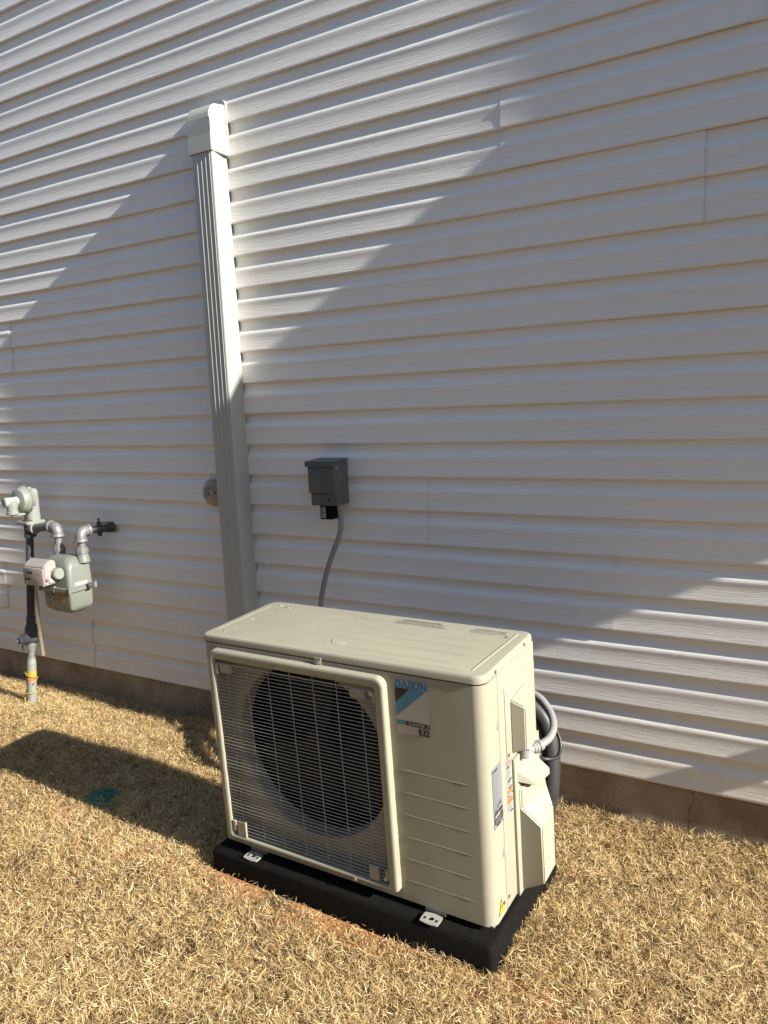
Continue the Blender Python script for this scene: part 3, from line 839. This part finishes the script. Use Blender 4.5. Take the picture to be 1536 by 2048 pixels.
# labels on the lit side
SX = W_+0.0009
lab = patch('spec_label', [rq(-0.010+0.036, 0.0800, 0.256, 0.416)], M['paper'], unit, SIDE((SX, 0, 0)))
S2, S3 = SIDE((SX+0.0004, 0, 0)), SIDE((SX+0.0008, 0, 0))
text('logo_lettering', 'DAIKIN', 0.0075, M['ink'], lab, SIDE((SX+0.0004, 0.033, 0.4055)), bold=0.0003)
patch('logo_mark', [[(0.028, 0.405), (0.028, 0.412), (0.032, 0.412)]], M['ink'], lab, S2)
pr = []
for i in range(22):
    pr.append(rq(0.029, 0.029+0.046*random.uniform(0.45, 1.0), 0.398-0.0046*i, 0.3995-0.0046*i+0.0008))
patch('small_print', pr, M['midink'], lab, S2)
patch('badge_row', [rq(0.031, 0.041, 0.318-0.018, 0.326-0.018), rq(0.047, 0.054, 0.306, 0.316), rq(0.059, 0.071, 0.308, 0.318)], M['greyink'], lab, S3)
rr = rrect(0.0285, 0.0785, 0.268, 0.300, 0.006, 5)
bm = bmesh.new(); bm.faces.new([bm.verts.new(S3 @ Vector((u, v, 0))) for u, v in rr])
obj('certificate_badge', bm, M['ink'], lab, smooth=None)
text('certificate_lettering', 'AHRI', 0.013, M['white'], lab, SIDE((SX+0.0012, 0.0305, 0.285)), bold=0.0005)
text('certificate_lettering', 'CERTIFIED', 0.0058, M['white'], lab, SIDE((SX+0.0012, 0.0545, 0.289)), bold=0.0001)
patch('certificate_print', [rq(0.032, 0.074-0.004*i, 0.2795-0.0038*i, 0.2812-0.0038*i) for i in range(3)], M['midink'], lab, SIDE((SX+0.0012, 0, 0)))
patch('bar_code', [rq(0.040+0.0018*i, 0.0409+0.0018*i+0.0006*(i % 3 == 0), 0.2595, 0.2655) for i in range(13)] + [rq(0.072, 0.077, 0.259, 0.264)], M['ink'], lab, S2)
lab2 = patch('warning_label', [rq(0.112, 0.146, 0.248, 0.3975)], M['white'], unit, SIDE((SX+0.0002, 0, 0)))
T2 = SIDE((SX+0.0006, 0, 0))
patch('red_heading', [rq(0.1135, 0.1445, 0.383, 0.3955)], M['pink'], lab2, T2)
patch('orange_band', [rq(0.1135, 0.1445, 0.305, 0.315), rq(0.1135, 0.1445, 0.276, 0.289)], M['orange'], lab2, T2)
patch('black_heading', [rq(0.119, 0.143, 0.317, 0.3205), rq(0.115, 0.130, 0.3745, 0.378), rq(0.119, 0.144, 0.337, 0.3405), rq(0.1135, 0.118, 0.298, 0.302), rq(0.139, 0.1445, 0.298, 0.303), rq(0.128, 0.144, 0.2505, 0.254)], M['ink'], lab2, SIDE((SX+0.0010, 0, 0)))
pr = []
for i in range(26):
    z = 0.380-0.0049*i
    if 0.303 < z < 0.322 or 0.274 < z < 0.291: continue
    pr.append(rq(0.1145, 0.1145+0.029*random.uniform(0.6, 1), z-0.0018, z))
patch('small_print', pr, M['greyink'], lab2, T2)
# yellow hazard triangle
tri = patch('hazard_triangle', [[(0.0265, 0.018), (0.0645, 0.018), (0.0455, 0.056)]], M['ink'], unit, SIDE((SX, 0, 0)))
patch('yellow_field', [[(0.0290, 0.0195), (0.0620, 0.0195), (0.0455, 0.0525)]], M['yellow_print'], tri, S2)
patch('bolt_mark', [[(0.0445, 0.030), (0.0470, 0.030), (0.0485, 0.036), (0.0462, 0.0415), (0.0435, 0.036)]], M['ink'], tri, S3)
# feet
def foot(x):
    f = empty('foot', (x, 0, 0)); f.parent = unit
    n = 36
    ang = [2*PI*(k+0.5)/n for k in range(n)]
    def outer(a):
        c, s = math.cos(a), math.sin(a); hx, hy = 0.0265, 0.020
        t = min(hx/abs(c) if abs(c) > 1e-6 else 9, hy/abs(s) if abs(s) > 1e-6 else 9)
        k = 1-0.10*abs(math.sin(2*a))**6
        return c*t*k, s*t*k
    bm = bmesh.new(); cy = -0.024; zt, zb = -0.0095, -0.0125
    lo = [(outer(a)[0], cy+outer(a)[1], zb) for a in ang]; lt = [(outer(a)[0], cy+outer(a)[1], zt) for a in ang]
    it = [(0.0085*math.cos(a), cy+0.0058*math.sin(a), zt) for a in ang]; ib = [(0.0085*math.cos(a), cy+0.0058*math.sin(a), zb) for a in ang]
    loft(bm, [lo, lt, it, ib])
    obj('foot_plate', bm, M['foot'], f, smooth=40)
    for sx in (-0.017, 0.017):
        boxo('slot', sx-0.003, sx+0.003, cy-0.007, cy+0.001, zt-0.0005, zt+0.0004, M['black'], f)
    bm = bmesh.new(); box(bm, -0.03, 0.03, 0.0, 0.05, -0.013, -0.001, 0.001, 1); obj('foot_leg', bm, M['greypipe'], f)
foot(0.130); foot(0.731)
for x in (0.130, 0.731):
    boxo('rear_foot', x-0.03, x+0.03, D_-0.06, D_-0.005, -0.016, -0.001, M['greypipe'], unit)

# ------------------------------------------------------------------ pad
pad = empty('equipment_pad', (-1.112, -0.918, 0.119), (0.0417, -0.003, -0.012))
tag(pad, 'black plastic equipment pad set in the dry lawn under the heat pump', 'pad')
bm = bmesh.new()
L = []
for ins, z in ((0.0, -0.12), (0.0, -0.008), (0.003, -0.003), (0.008, 0.0)):
    L.append([(x, y, z) for x, y in rrect(-0.464+ins, 0.464-ins, ins-0.002, 0.50-ins, 0.016, 4)])
loft(bm, L, cap0=True, cap1=True)
obj('pad_slab', bm, M['pad'], pad, smooth=40)

# ------------------------------------------------------------------ insulated pipes and cable at the right of the unit
PIPEG = 'insulated pipes behind the heat pump'
def pipe(pts, r, label):
    o = tubeo('insulated_pipe', pts, r, M['rubber'], None, 18, smooth=8)
    tag(o, label, 'pipe', PIPEG)
pipe([(-2.14, -0.03, 0.30), (-2.05, -0.12, 0.24), (-1.7, -0.30, 0.34), (-1.2, -0.44, 0.50), (-0.90, -0.43, 0.550), (-0.77, -0.42, 0.555), (-0.705, -0.415, 0.525), (-0.669, -0.42, 0.475), (-0.654, -0.435, 0.40), (-0.652, -0.45, 0.32), (-0.662, -0.46, 0.24), (-0.682, -0.48, 0.17), (-0.690, -0.52, 0.14)], 0.027,
     'thick black insulated pipe curving down outermost at the right of the heat pump')
pipe([(-2.17, -0.03, 0.30), (-2.10, -0.10, 0.20), (-1.7, -0.26, 0.30), (-1.2, -0.40, 0.44), (-0.90, -0.385, 0.50), (-0.79, -0.375, 0.51), (-0.725, -0.37, 0.49), (-0.690, -0.375, 0.43), (-0.676, -0.39, 0.35), (-0.670, -0.41, 0.25), (-0.665, -0.45, 0.16), (-0.655, -0.50, 0.15)], 0.020,
     'thinner black insulated pipe on the wall side of the bundle beside the heat pump')
cab = tubeo('cable', [(-2.12, -0.04, 0.32), (-1.9, -0.18, 0.30), (-1.2, -0.46, 0.56), (-0.76, -0.455, 0.60), (-0.680, -0.455, 0.570), (-0.630, -0.47, 0.507), (-0.608, -0.49, 0.467), (-0.614, -0.51, 0.437), (-0.645, -0.54, 0.441), (-0.656, -0.58, 0.478), (-0.660, -0.60, 0.492), (-0.663, -0.62, 0.500)], 0.0052, M['cable'], None, 12, smooth=8)
tag(cab, 'thin black cable looping outside the grey conduit into the heat pump cover', 'cable')

# ------------------------------------------------------------------ round vent cover behind the duct
vent = empty('round_vent_cover', (-2.300, 0.0, 1.088))
tag(vent, 'round beige vent cover with a small white sticker, half hidden by the pipe cover', 'vent cover')
latheo('cover_disc', [(-0.004, 0.058), (0.004, 0.060), (0.010, 0.057), (0.015, 0.048), (0.018, 0.03), (0.019, 0.0)], (0, 0, 0), (0, -1, 0), M['vent'], vent, 40, smooth=60)
stk = patch('sticker', [rq(-0.028, 0.014, -0.020, 0.027)], M['white'], vent, FRONT((-0.006, -0.0200, 0)))
patch('sticker_print', [rq(-0.026, -0.022, -0.018, 0.012), rq(-0.016, 0.002, -0.014, -0.010), rq(-0.014, -0.001, -0.006, 0.006)] + [rq(-0.025, 0.010-0.004*i, 0.020-0.006*i, 0.0235-0.006*i) for i in range(2)], M['greyink'], stk, FRONT((-0.006, -0.0206, 0)))
latheo('centre_hole', [(0, 0.0045), (0.001, 0.0045), (0.001, 0)], (0.026, -0.0180, 0.002), (0, -1, 0), M['black'], vent, 14)

# ------------------------------------------------------------------ gas meter set
gas = empty('gas_meter_set', (-3.40, -0.24, 0.0))
tag(gas, 'grey gas meter with regulator on a pipe riser at the left of the wall', 'gas meter')
GP = Vector((-3.40, -0.24, 0.0))
def G(x, y, z): return Vector((x, y, z))-GP
def rz(z):      # the riser leans a little towards the wall
    t = z/0.893
    return G(-3.41+0.012*t, -0.242+0.090*t, z)
def seg(name, z0, z1, r, mt, prof=None, parent=gas):
    a, b = rz(z0), rz(z1)
    ax = (b-a); l = ax.length
    pr = prof(l) if prof else [(0, r), (l, r)]
    return latheo(name, pr, a, ax, mt, parent, 24)
ris = seg('riser_pipe', -0.05, 0.215, 0.0225, M['greypipe'])
seg('yellow_tape', 0.150, 0.186, 0.0237, M['yellow'], None, ris)
seg('orange_tape', 0.138, 0.1495, 0.0235, M['orange'], None, ris)
seg('riser_sleeve', 0.2155, 0.250, 0.021, M['greypipe'], lambda l: [(0, 0.0225), (l*0.4, 0.0225), (l*0.7, 0.0195), (l, 0.0195)], ris)
seg('pipe_nipple', 0.2505, 0.290, 0.0165, M['galv'], lambda l: [(0, 0.0205), (0.004, 0.0205), (0.005, 0.0165), (l, 0.0165)], ris)
val = seg('shutoff_valve', 0.2905, 0.365, 0.024, M['galv'], lambda l: [(0, 0.0205), (0.014, 0.0205), (0.0145, 0.023), (0.045, 0.025), (l, 0.022)])
v0 = rz(0.352)
latheo('valve_body', [(-0.030, 0.028), (-0.02, 0.034), (0.020, 0.034), (0.028, 0.029), (0.050, 0.026), (0.051, 0.016), (0.066, 0.016), (0.066, 0)], v0, (-0.55, -0.75, -0.12), M['pipe'], val, 22)
bm = bmesh.new(); lathe(bm, [(0, 0.012), (0.006, 0.012)], v0+Vector((-0.045, -0.018, -0.055)), (-0.3, -0.9, 0), 18)
obj('lock_wing', bm, M['pipe'], val)
seg('union', 0.372, 0.425, 0.03, M['pipe'], lambda l: [(0, 0.024), (0.005, 0.031), (0.026, 0.031), (0.030, 0.0275), (l*0.8, 0.0275), (l, 0.021)])
seg('upper_riser', 0.425, 0.868, 0.0205, M['pipe'], lambda l: [(0, 0.022), (0.035, 0.022), (0.037, 0.0185), (l, 0.0185)])
# tee under the regulator, horizontal pipe and elbow down to the meter
T0 = rz(0.905)
YP = -0.157
tee = latheo('pipe_tee', [(-0.045, 0.029), (-0.028, 0.029), (-0.026, 0.026), (0.026, 0.026), (0.028, 0.0285), (0.040, 0.0285)], T0, (0, 0, 1), M['pipe'], gas, 24)
latheo('tee_branch', [(0.0, 0.025), (0.035, 0.026), (0.036, 0.0295), (0.050, 0.0295), (0.051, 0.021)], T0, (1, -0.03, 0.02), M['galv'], tee, 24)
ex = -3.178
tubeo('inlet_pipe', [T0+Vector((0.03, 0, 0)), G(ex-0.045, YP, 0.921)], 0.0205, M['greybox'], gas, 20)
def elbow(name, c, d1, d2, r, mt, leg=0.030):
    c = Vector(c); d1 = Vector(d1); d2 = Vector(d2)
    pts = [c+d1*(leg+0.012)] + [c+d1*leg*(1-t)**2+d2*leg*t**2 for t in [k/8 for k in range(9)]] + [c+d2*(leg+0.012)]
    e = obj(name, tube(bmesh.new(), pts, r, 20), mt, gas)
    for d in (d1, d2):
        latheo('collar', [(0, r*1.12), (0.003, r*1.18), (0.011, r*1.18), (0.013, r*1.1)], c+d*(leg+0.006), d, mt, e, 20)
    return e
elbow('inlet_elbow', G(ex, YP, 0.921), (-1, 0, 0), (0, 0, -1), 0.0255, M['galv'])
ox = -3.012
elbow('outlet_elbow', G(ox, YP, 0.905), (0, 1, 0.02), (0, 0, -1), 0.0255, M['galv'])
def port(x, ztop):
    p = latheo('meter_nipple', [(0, 0.0175), (ztop-0.79, 0.0175)], G(x, YP, 0.79), (0, 0, 1), M['galv'], gas, 20)
    latheo('swivel_nut', [(0, 0.027), (0.003, 0.029), (0.020, 0.029), (0.024, 0.025), (0.030, 0.025), (0.034, 0.019)], G(x, YP, 0.800), (0, 0, 1), M['galv'], p, 8, smooth=20)
port(ex, 0.88); port(ox, 0.865)
# outlet pipe into the wall with an earth clamp
op = latheo('outlet_pipe', [(0, 0.0185), (0.155, 0.0185)], G(ox+0.002, -0.125, 0.905), (0.29, 1, -0.03), M['pipe'], gas, 20)
latheo('coupling', [(0, 0.018), (0.003, 0.0225), (0.035, 0.0225), (0.037, 0.019)], G(ox+0.002, -0.125, 0.905)+Vector((0.29, 1, -0.03)).normalized()*0.098, (0.29, 1, -0.03), M['pipe'], op, 20)
cl = boxo('earth_clamp', -0.010, 0.010, -0.008, 0.008, -0.034, 0.036, M['pipe'], op, 0.003)
cl.location = G(ox+0.020, -0.062, 0.903)
latheo('clamp_screw', [(0, 0.0045), (0.014, 0.0045), (0.015, 0.007), (0.019, 0.007)], G(ox+0.020, -0.062, 0.936), (0, 0, 1), M['pipe'], op, 10)
tubeo('earth_wire', [G(ox+0.022, -0.060, 0.93), G(ox+0.045, -0.03, 0.932), G(ox+0.05, 0.012, 0.925)], 0.003, M['pipe'], op, 8, smooth=4)
latheo('wall_seal', [(0, 0.026), (0.004, 0.026), (0.006, 0.02)], G(ox+0.045, 0.010, 0.900), (0, -1, 0), M['stick'], op, 18)
# meter body
mx0, mx1, my0, my1 = -3.202, -2.996, -0.258, -0.122
def mbody():
    L = []
    for z, i, r in ((0.652, 0.000, 0.018), (0.742, 0.002, 0.022), (0.760, 0.006, 0.030), (0.775, 0.015, 0.030), (0.788, 0.028, 0.026), (0.794, 0.044, 0.016)):
        L.append([G(x, y, z) for x, y in rrect(mx0+i, mx1-i, my0+i*0.9, my1-i*0.9, min(r, 0.063), 7)])
    return obj('meter_upper_case', loft(bmesh.new(), L, cap0=True, cap1=True), M['meter'], gas, smooth=50)
mb = mbody()
for x in (ex, ox):
    latheo('port_boss', [(-0.02, 0.034), (0.0, 0.031), (0.016, 0.026), (0.0205, 0.026)], G(x, YP, 0.780), (0, 0, 1), M['meter'], mb, 24, smooth=50)
L = [[G(x, y, z) for x, y in rrect(mx0-i, mx1+i, my0-i, my1+i, 0.03, 6)] for z, i in ((0.632, 0.006), (0.634, 0.010), (0.650, 0.010), (0.6525, 0.006))]
fl = obj('case_flange', loft(bmesh.new(), L, cap0=True, cap1=True), M['meter'], gas)
for fx in (mx0-0.004, (mx0+mx1)/2, mx1+0.004):
    for fy in (my0-0.004, my1+0.004):
        latheo('flange_bolt', [(-0.004, 0.008), (0.022, 0.008), (0.024, 0.006), (0.024, 0)], G(fx, fy, 0.634), (0, 0, 1), M['meter'], fl, 8)
boxo('flange_ear', 0, 0.022, -0.015, 0.015, -0.002, 0.022, M['pipe'], fl, 0.004).location = G(mx1+0.008, (my0+my1)/2+0.03, 0.638)
L = [[G(x, y, z) for x, y in rrect(mx0+i, mx1-i, my0+i*0.7, my1-i*0.7, max(0.003, 0.014-i*0.1), 7)] for z, i in ((0.631, 0.004), (0.560, 0.006), (0.545, 0.012), (0.524, 0.044), (0.5225, 0.05))]
lc = obj('meter_lower_case', loft(bmesh.new(), L, cap0=True, cap1=True), M['meter'], gas, smooth=35)
YL = my0+0.0025
lb = patch('serial_label', [rq(0, 0.060, 0, 0.038)], M['white'], lc, FRONT(G(-3.172, YL-0.0008, 0.585)))
patch('label_print', [rq(0.003, 0.057, 0.020, 0.036), rq(0.004, 0.038, 0.012, 0.016), rq(0.004, 0.030, 0.005, 0.009), rq(0.046, 0.056, 0.004, 0.015)], M['ink'], lb, FRONT(G(-3.172, YL-0.0013, 0.585)))
patch('label_print', [rq(0.006, 0.050, 0.029, 0.032), rq(0.006, 0.040, 0.0235, 0.026)], M['white'], lb, FRONT(G(-3.172, YL-0.0018, 0.585)))
lb = patch('yellow_label', [rq(0, 0.066, 0, 0.036)], M['yellow'], lc, FRONT(G(-3.106, YL-0.0008, 0.585)))
patch('label_print', [rq(0.016, 0.062, 0.026, 0.029), rq(0.016, 0.056, 0.0195, 0.022), rq(0.006, 0.060, 0.012, 0.0145), rq(0.006, 0.050, 0.005, 0.008), rq(0.004, 0.011, 0.022, 0.030)], M['greyink'], lb, FRONT(G(-3.106, YL-0.0013, 0.585)))
patch('number_label', [rq(0, 0.070, 0, 0.017)], M['white'], mb, SIDE(G(mx1+0.0008, my0+0.030, 0.658)))
text('number_print', '2 1 7 4 5 3 6', 0.010, M['midink'], mb, SIDE(G(mx1+0.0014, my0+0.036, 0.663)), xs=0.95)
# index with clear housing in front
idx = empty('index_module', G(-3.138, -0.296, 0.720)); idx.parent = gas; idx.scale = (1.36, 1.15, 1.24)
def I(x, y, z): return Vector((x+3.105, y+0.29, z-0.72))
bm = bmesh.new(); box(bm, *[c for p in zip(I(-3.166, -0.322, 0.682), I(-3.060, -0.300, 0.750)) for c in p], 0.004)
obj('index_face', bm, M['pinkish'], idx)
bm = bmesh.new(); prism(bm, [(-0.030, -0.036), (0.030, -0.034), (0.030, 0.05), (0.012, 0.058), (-0.010, 0.052), (-0.030, 0.032)], 0, -0.058, 0.050, 0.004, 2)
obj('clear_housing', bm, M['clear'], idx)
bm = bmesh.new(); box(bm, -0.02, 0.047, -0.026, 0.024, -0.022, 0.026, 0.004); obj('register_drum', bm, M['white'], idx)
bm = bmesh.new(); box(bm, 0.0, 0.055, -0.012, 0.018, -0.028, -0.012, 0.002); obj('register_base', bm, M['white'], idx)
patch('digit_window', [rq(-0.040, -0.010, 0.006, 0.016)], M['dark'], idx, FRONT((0, -0.0328, 0)))
text('digit_text', '0 3 8 1', 0.009, M['white'], idx, FRONT((-0.038, -0.0334, 0.0075)))
for dx in (-0.046, -0.030):
    latheo('dial', [(0, 0.0055), (0.0006, 0.0055), (0.0006, 0)], (dx, -0.0325, -0.014), (0, -1, 0), M['dark'], idx, 14)
patch('face_print', [rq(-0.012, 0.018, -0.024, -0.020), rq(0.006, 0.030, 0.006, 0.009)], M['midink'], idx, FRONT((0, -0.0328, 0)))
latheo('index_drive', [(-0.03, 0.022), (0.012, 0.022), (0.016, 0.018)], (0.062, 0.022, 0.004), (1, -0.25, 0), M['regulator'], idx, 24)
latheo('seal', [(0, 0.006), (0.006, 0.006), (0.008, 0)], (0.052, -0.018, -0.012), (1, -0.4, 0), M['pink'], idx, 12)
# regulator
reg = empty('regulator', G(-3.400, -0.155, 1.048)); reg.parent = gas; reg.scale = (0.92, 0.92, 0.92)
latheo('diaphragm_case', [(-0.052, 0.0), (-0.050, 0.045), (-0.044, 0.060), (-0.022, 0.069), (-0.014, 0.076), (-0.002, 0.076), (0.006, 0.069), (0.022, 0.062), (0.030, 0.045)], (0, 0, 0), (0, 1, 0), M['regulator'], reg, 36, smooth=40)
bm = bmesh.new(); lathe(bm, [(-0.004, 0.0775), (-0.003, 0.079), (0.003, 0.079), (0.004, 0.0775)], (0, -0.008, 0), (0, 1, 0), 36); obj('case_band', bm, M['galv'], reg)
bm = bmesh.new(); L = [[(x, y, z) for x, y in rrect(-0.040, 0.040, -0.006, 0.066, 0.03, 6)] for z in (-0.118, 0.020, 0.040)]
L.append([(x*0.75, 0.03+(y-0.03)*0.75, 0.055) for x, y in rrect(-0.040, 0.040, -0.006, 0.066, 0.03, 6)])
loft(bm, L, cap0=True, cap1=True); obj('regulator_body', bm, M['regulator'], reg, smooth=50)
bm = bmesh.new(); prism(bm, [(-0.055, -0.040), (0.050, -0.040), (0.058, -0.02), (0.058, 0.06), (0.045, 0.075), (-0.05, 0.075), (-0.06, 0.05)], 2, -0.134, -0.117, 0.004, 2)
obj('mounting_flange', bm, M['regulator'], reg)
for a in range(4):
    q = R(55+90*a)
    latheo('case_bolt', [(-0.010, 0.008), (0.008, 0.008), (0.010, 0.005), (0.010, 0)], (0.074*math.cos(q), -0.002, 0.074*math.sin(q)), (0, 1, 0), M['regulator'], reg, 8)
vt = latheo('vent_tube', [(0.0, 0.024), (0.062, 0.024), (0.064, 0.0255), (0.075, 0.0255), (0.076, 0.019), (0.077, 0.019)], (0.0, -0.045, -0.002), (-0.10, -1, 0), M['white'], reg, 24)
latheo('vent_elbow', [(0, 0.030), (0.025, 0.032), (0.045, 0.027), (0.060, 0.027), (0.062, 0.031), (0.076, 0.031), (0.078, 0.026)], (-0.004, -0.078, 0.006), (0, 0, -1), M['regulator'], vt, 24)
boxo('vent_arm', -0.010, 0.012, -0.09, -0.012, -0.082, -0.068, M['regulator'], vt, 0.004)

# yellow tracer wire wound round the riser
pts = []
for k in range(15):
    a = k/14*2*PI*1.15+2.4; z = 0.086-0.012*k/14
    c = rz(z); pts.append(c+GP+Vector((0.031*math.cos(a), 0.031*math.sin(a), 0.004*math.sin(a))))
pts += [rz(0.05)+GP+Vector((-0.024, -0.022, 0)), rz(0.03)+GP+Vector((0.0, -0.034, 0)), rz(0.006)+GP+Vector((0.028, -0.04, 0))]
tw = tubeo('tracer_wire', pts, 0.0032, M['yellow'], None, 8, smooth=4)
tag(tw, 'yellow wire looped round the gas riser just above the grass', 'wire')
pts = []
for k in range(12):
    a = 3.4+k/11*4.2; z = 0.186-0.045*k/11
    pts.append(rz(z)+GP+Vector((0.028*math.cos(a), 0.028*math.sin(a), 0)))
pts += [rz(0.125)+GP+Vector((0.034, -0.012, 0))]
tw2 = tubeo('tracer_wire', pts, 0.003, M['yellow'], None, 8, smooth=4)
tag(tw2, 'yellow wire wrapped over the yellow tape higher on the gas riser', 'wire')
# cream stick leaning on the wall behind the riser
st = tubeo('plastic_stick', [(-3.600, -0.020, 0.575), (-3.575, -0.040, 0.40), (-3.545, -0.055, 0.19)], 0.0115, M['stick'], None, 12)
tag(st, 'cream plastic stick hanging at a slant on the siding behind the gas riser', 'stick')

# ------------------------------------------------------------------ green drain lid in the lawn
gl = empty('drain_lid', (-2.215, -0.790, 0.068), (0.05, 0.08, 0.3)); gl.scale = (0.72, 0.72, 0.8)
tag(gl, 'green round drain lid half buried in the dry grass in the shade', 'drain lid')
latheo('lid_cap', [(-0.03, 0.082), (0.006, 0.082), (0.012, 0.078), (0.013, 0.06), (0.010, 0.056), (0.013, 0.05), (0.0145, 0.0)], (0, 0, 0), (0, 0, 1), M['green'], gl, 36)
for k in range(5):
    boxo('lid_rib', -0.045, 0.045, -0.044+0.022*k-0.002, -0.044+0.022*k+0.002, 0.010, 0.0165, M['green'], gl, 0.001, 1)

# ------------------------------------------------------------------ dry weeds against the foundation
def weed(x, y, hgt, label, seed):
    r = random.Random(seed)
    bm = bmesh.new(); z = float(gz(x, y))
    for k in range(5):
        a = r.uniform(0, 2*PI); l = hgt*r.uniform(0.6, 1.1)
        p = [Vector((x, y, z-0.01)), Vector((x+0.25*l*math.cos(a), y-abs(0.15*l*math.sin(a)), z+l*0.5)), Vector((x+0.6*l*math.cos(a), y-abs(0.3*l*math.sin(a))-0.004, z+l*r.uniform(0.75, 1)))]
        tube(bm, p, [0.0014]*17 if False else 0.0011, 5, True, 0)
    o = obj('dry_weed', bm, M['weed'])
    tag(o, label, 'weed', 'dry weeds along the foundation')
weed(-0.225, -0.012, 0.075, 'dry branching weed against the foundation right of the crack', 1)
weed(-0.14, -0.02, 0.06, 'short dry weed against the foundation at the right picture edge', 2)
weed(-0.60, -0.02, 0.075, 'dry weed against the foundation close to the black pipes', 3)

# ------------------------------------------------------------------ grass
def make_grass():
    def blades(n_tuft, per, xr, yr, lmin, lmax, wmin, wmax, cull=True):
        tx = rng.uniform(*xr, n_tuft); ty = rng.uniform(*yr, n_tuft)
        tt = rng.normal(0, 0.20, n_tuft)                     # tint of the tuft
        tdir = rng.uniform(0, 2*PI, n_tuft)
        n = n_tuft*per
        i = np.repeat(np.arange(n_tuft), per)
        x = tx[i]+rng.normal(0, 0.011, n); y = ty[i]+rng.normal(0, 0.011, n)
        keep = np.ones(n, bool)
        keep &= y < 0.008
        keep &= ~((x > -1.583) & (x < -0.642) & (y > -0.926) & (y < -0.405))
        keep &= ~(((x+2.215)**2+(y+0.790)**2 < 0.055**2) & (rng.random(n) > 0.36))
        keep &= ~((x+3.41)**2+(y+0.24)**2 < 0.026**2)
        # worn strip in front of the pad, and a few thin spots
        strip = (x > -1.62) & (x < -0.85) & (y > -0.955+0.020*np.sin(x*19)+0.012*np.sin(x*47)) & (y < -0.90)
        keep &= ~(strip & (rng.random(n) < 0.55))
        thin = np.sin(x*9.1+1.3*np.sin(y*7))*np.sin(y*11.3+1.1*np.sin(x*6.3))
        keep &= ~((thin > 0.72) & (rng.random(n) < 0.5))
        if True:
            P = np.stack([x, y, np.full(n, 0.03)], 1)-np.array(cam_pos)
            cx = P@np.array(rt2); cy = P@np.array(up2); cz = P@np.array(fw)
            f = 1507.37
            u = f*cx/np.maximum(cz, 1e-3); v = f*cy/np.maximum(cz, 1e-3)
            vis = (cz > 0.1) & (np.abs(u) < 768+330) & (v > -1024-180)
        keep &= vis if cull else ~vis
        x, y, i = x[keep], y[keep], i[keep]; n = len(x)
        z = gz(x, y)
        l = rng.uniform(lmin, lmax, n)*(1-0.35*(np.abs(x+1.24) < 0.4)*(y > -1.0)*(y < -0.9))
        wd = rng.uniform(wmin, wmax, n)
        az = tdir[i]+rng.normal(0, 1.6, n)
        mat_ = rng.random(n) < 0.62                                      # lying in the mat, the others stand up from it
        th = np.where(mat_, rng.normal(1.42, 0.30, n), np.clip(np.abs(rng.normal(0.85, 0.40, n)), 0.05, 1.4))
        cv = np.where(mat_, rng.normal(0.0, 0.35, n), rng.uniform(-0.3, 0.8, n))
        side = rng.normal(0, 0.35, n)                                    # sideways curl
        dx, dy = np.cos(az), np.sin(az)
        d2x, d2y = np.cos(az+side), np.sin(az+side)
        px, py = -dy, dx
        tw = rng.uniform(-0.6, 0.6, n); px, py = px*np.cos(tw)+dx*np.sin(tw), py*np.cos(tw)+dy*np.sin(tw)
        pz = np.where(mat_, rng.normal(0, 0.35, n), 0.0)
        bx, by, bz = x, y, np.where(mat_, z+rng.uniform(0.002, 0.022, n), z-0.004)
        m1 = l*0.5; mx, my, mz = bx+dx*np.sin(th)*m1, by+dy*np.sin(th)*m1, bz+np.cos(th)*m1
        t2 = np.clip(th+cv, 0, 2.1); m2 = l*0.5
        ex, ey, ez = mx+d2x*np.sin(t2)*m2, my+d2y*np.sin(t2)*m2, mz+np.cos(t2)*m2
        ez = np.maximum(ez, z+0.002)
        V = np.empty((n, 5, 3))
        V[:, 0] = np.stack([bx-px*wd*.4, by-py*wd*.4, bz-pz*wd*.4], 1); V[:, 1] = np.stack([bx+px*wd*.4, by+py*wd*.4, bz+pz*wd*.4], 1)
        V[:, 2] = np.stack([mx+px*wd*.5, my+py*wd*.5, mz+pz*wd*.5], 1); V[:, 3] = np.stack([mx-px*wd*.5, my-py*wd*.5, mz-pz*wd*.5], 1)
        V[:, 4] = np.stack([ex, ey, ez], 1)
        V[:, :, 1] = np.minimum(V[:, :, 1], 0.0145)
        big = 0.10*np.sin(x*3.1+2*np.sin(y*2.3))*np.sin(y*4.3+1.7)
        tint = np.clip(0.55+tt[i]+big+rng.normal(0, 0.24, n), 0, 1)
        return V, np.repeat(tint, 5)
    parts = [blades(74000, 16, (-5.0, 0.6), (-2.1, 0.0), 0.011, 0.036, 0.0008, 0.0017),
             blades(30000, 9, (-6.5, 2.4), (-3.6, 0.0), 0.016, 0.042, 0.0016, 0.0032, cull=False)]
    V = np.concatenate([p[0] for p in parts]); T = np.concatenate([p[1] for p in parts])
    n = len(V)
    me = bpy.data.meshes.new('grass')
    me.vertices.add(n*5); me.vertices.foreach_set('co', V.reshape(-1).astype(np.float32))
    base = np.arange(n)*5
    lv = np.empty((n, 7), np.int32)
    for k, q in enumerate((0, 1, 2, 3, 3, 2, 4)): lv[:, k] = base+q
    me.loops.add(n*7); me.loops.foreach_set('vertex_index', lv.reshape(-1))
    me.polygons.add(n*2)
    ls = np.empty((n, 2), np.int32); ls[:, 0] = np.arange(n)*7; ls[:, 1] = ls[:, 0]+4
    me.polygons.foreach_set('loop_start', ls.reshape(-1))
    at = me.attributes.new('tint', 'FLOAT', 'POINT'); at.data.foreach_set('value', T.astype(np.float32))
    me.update(calc_edges=True); me.validate()
    o = link('grass', me, M['grass'])
    tag(o, 'dry straw coloured dormant lawn grass', 'grass', kind='stuff')
make_grass()
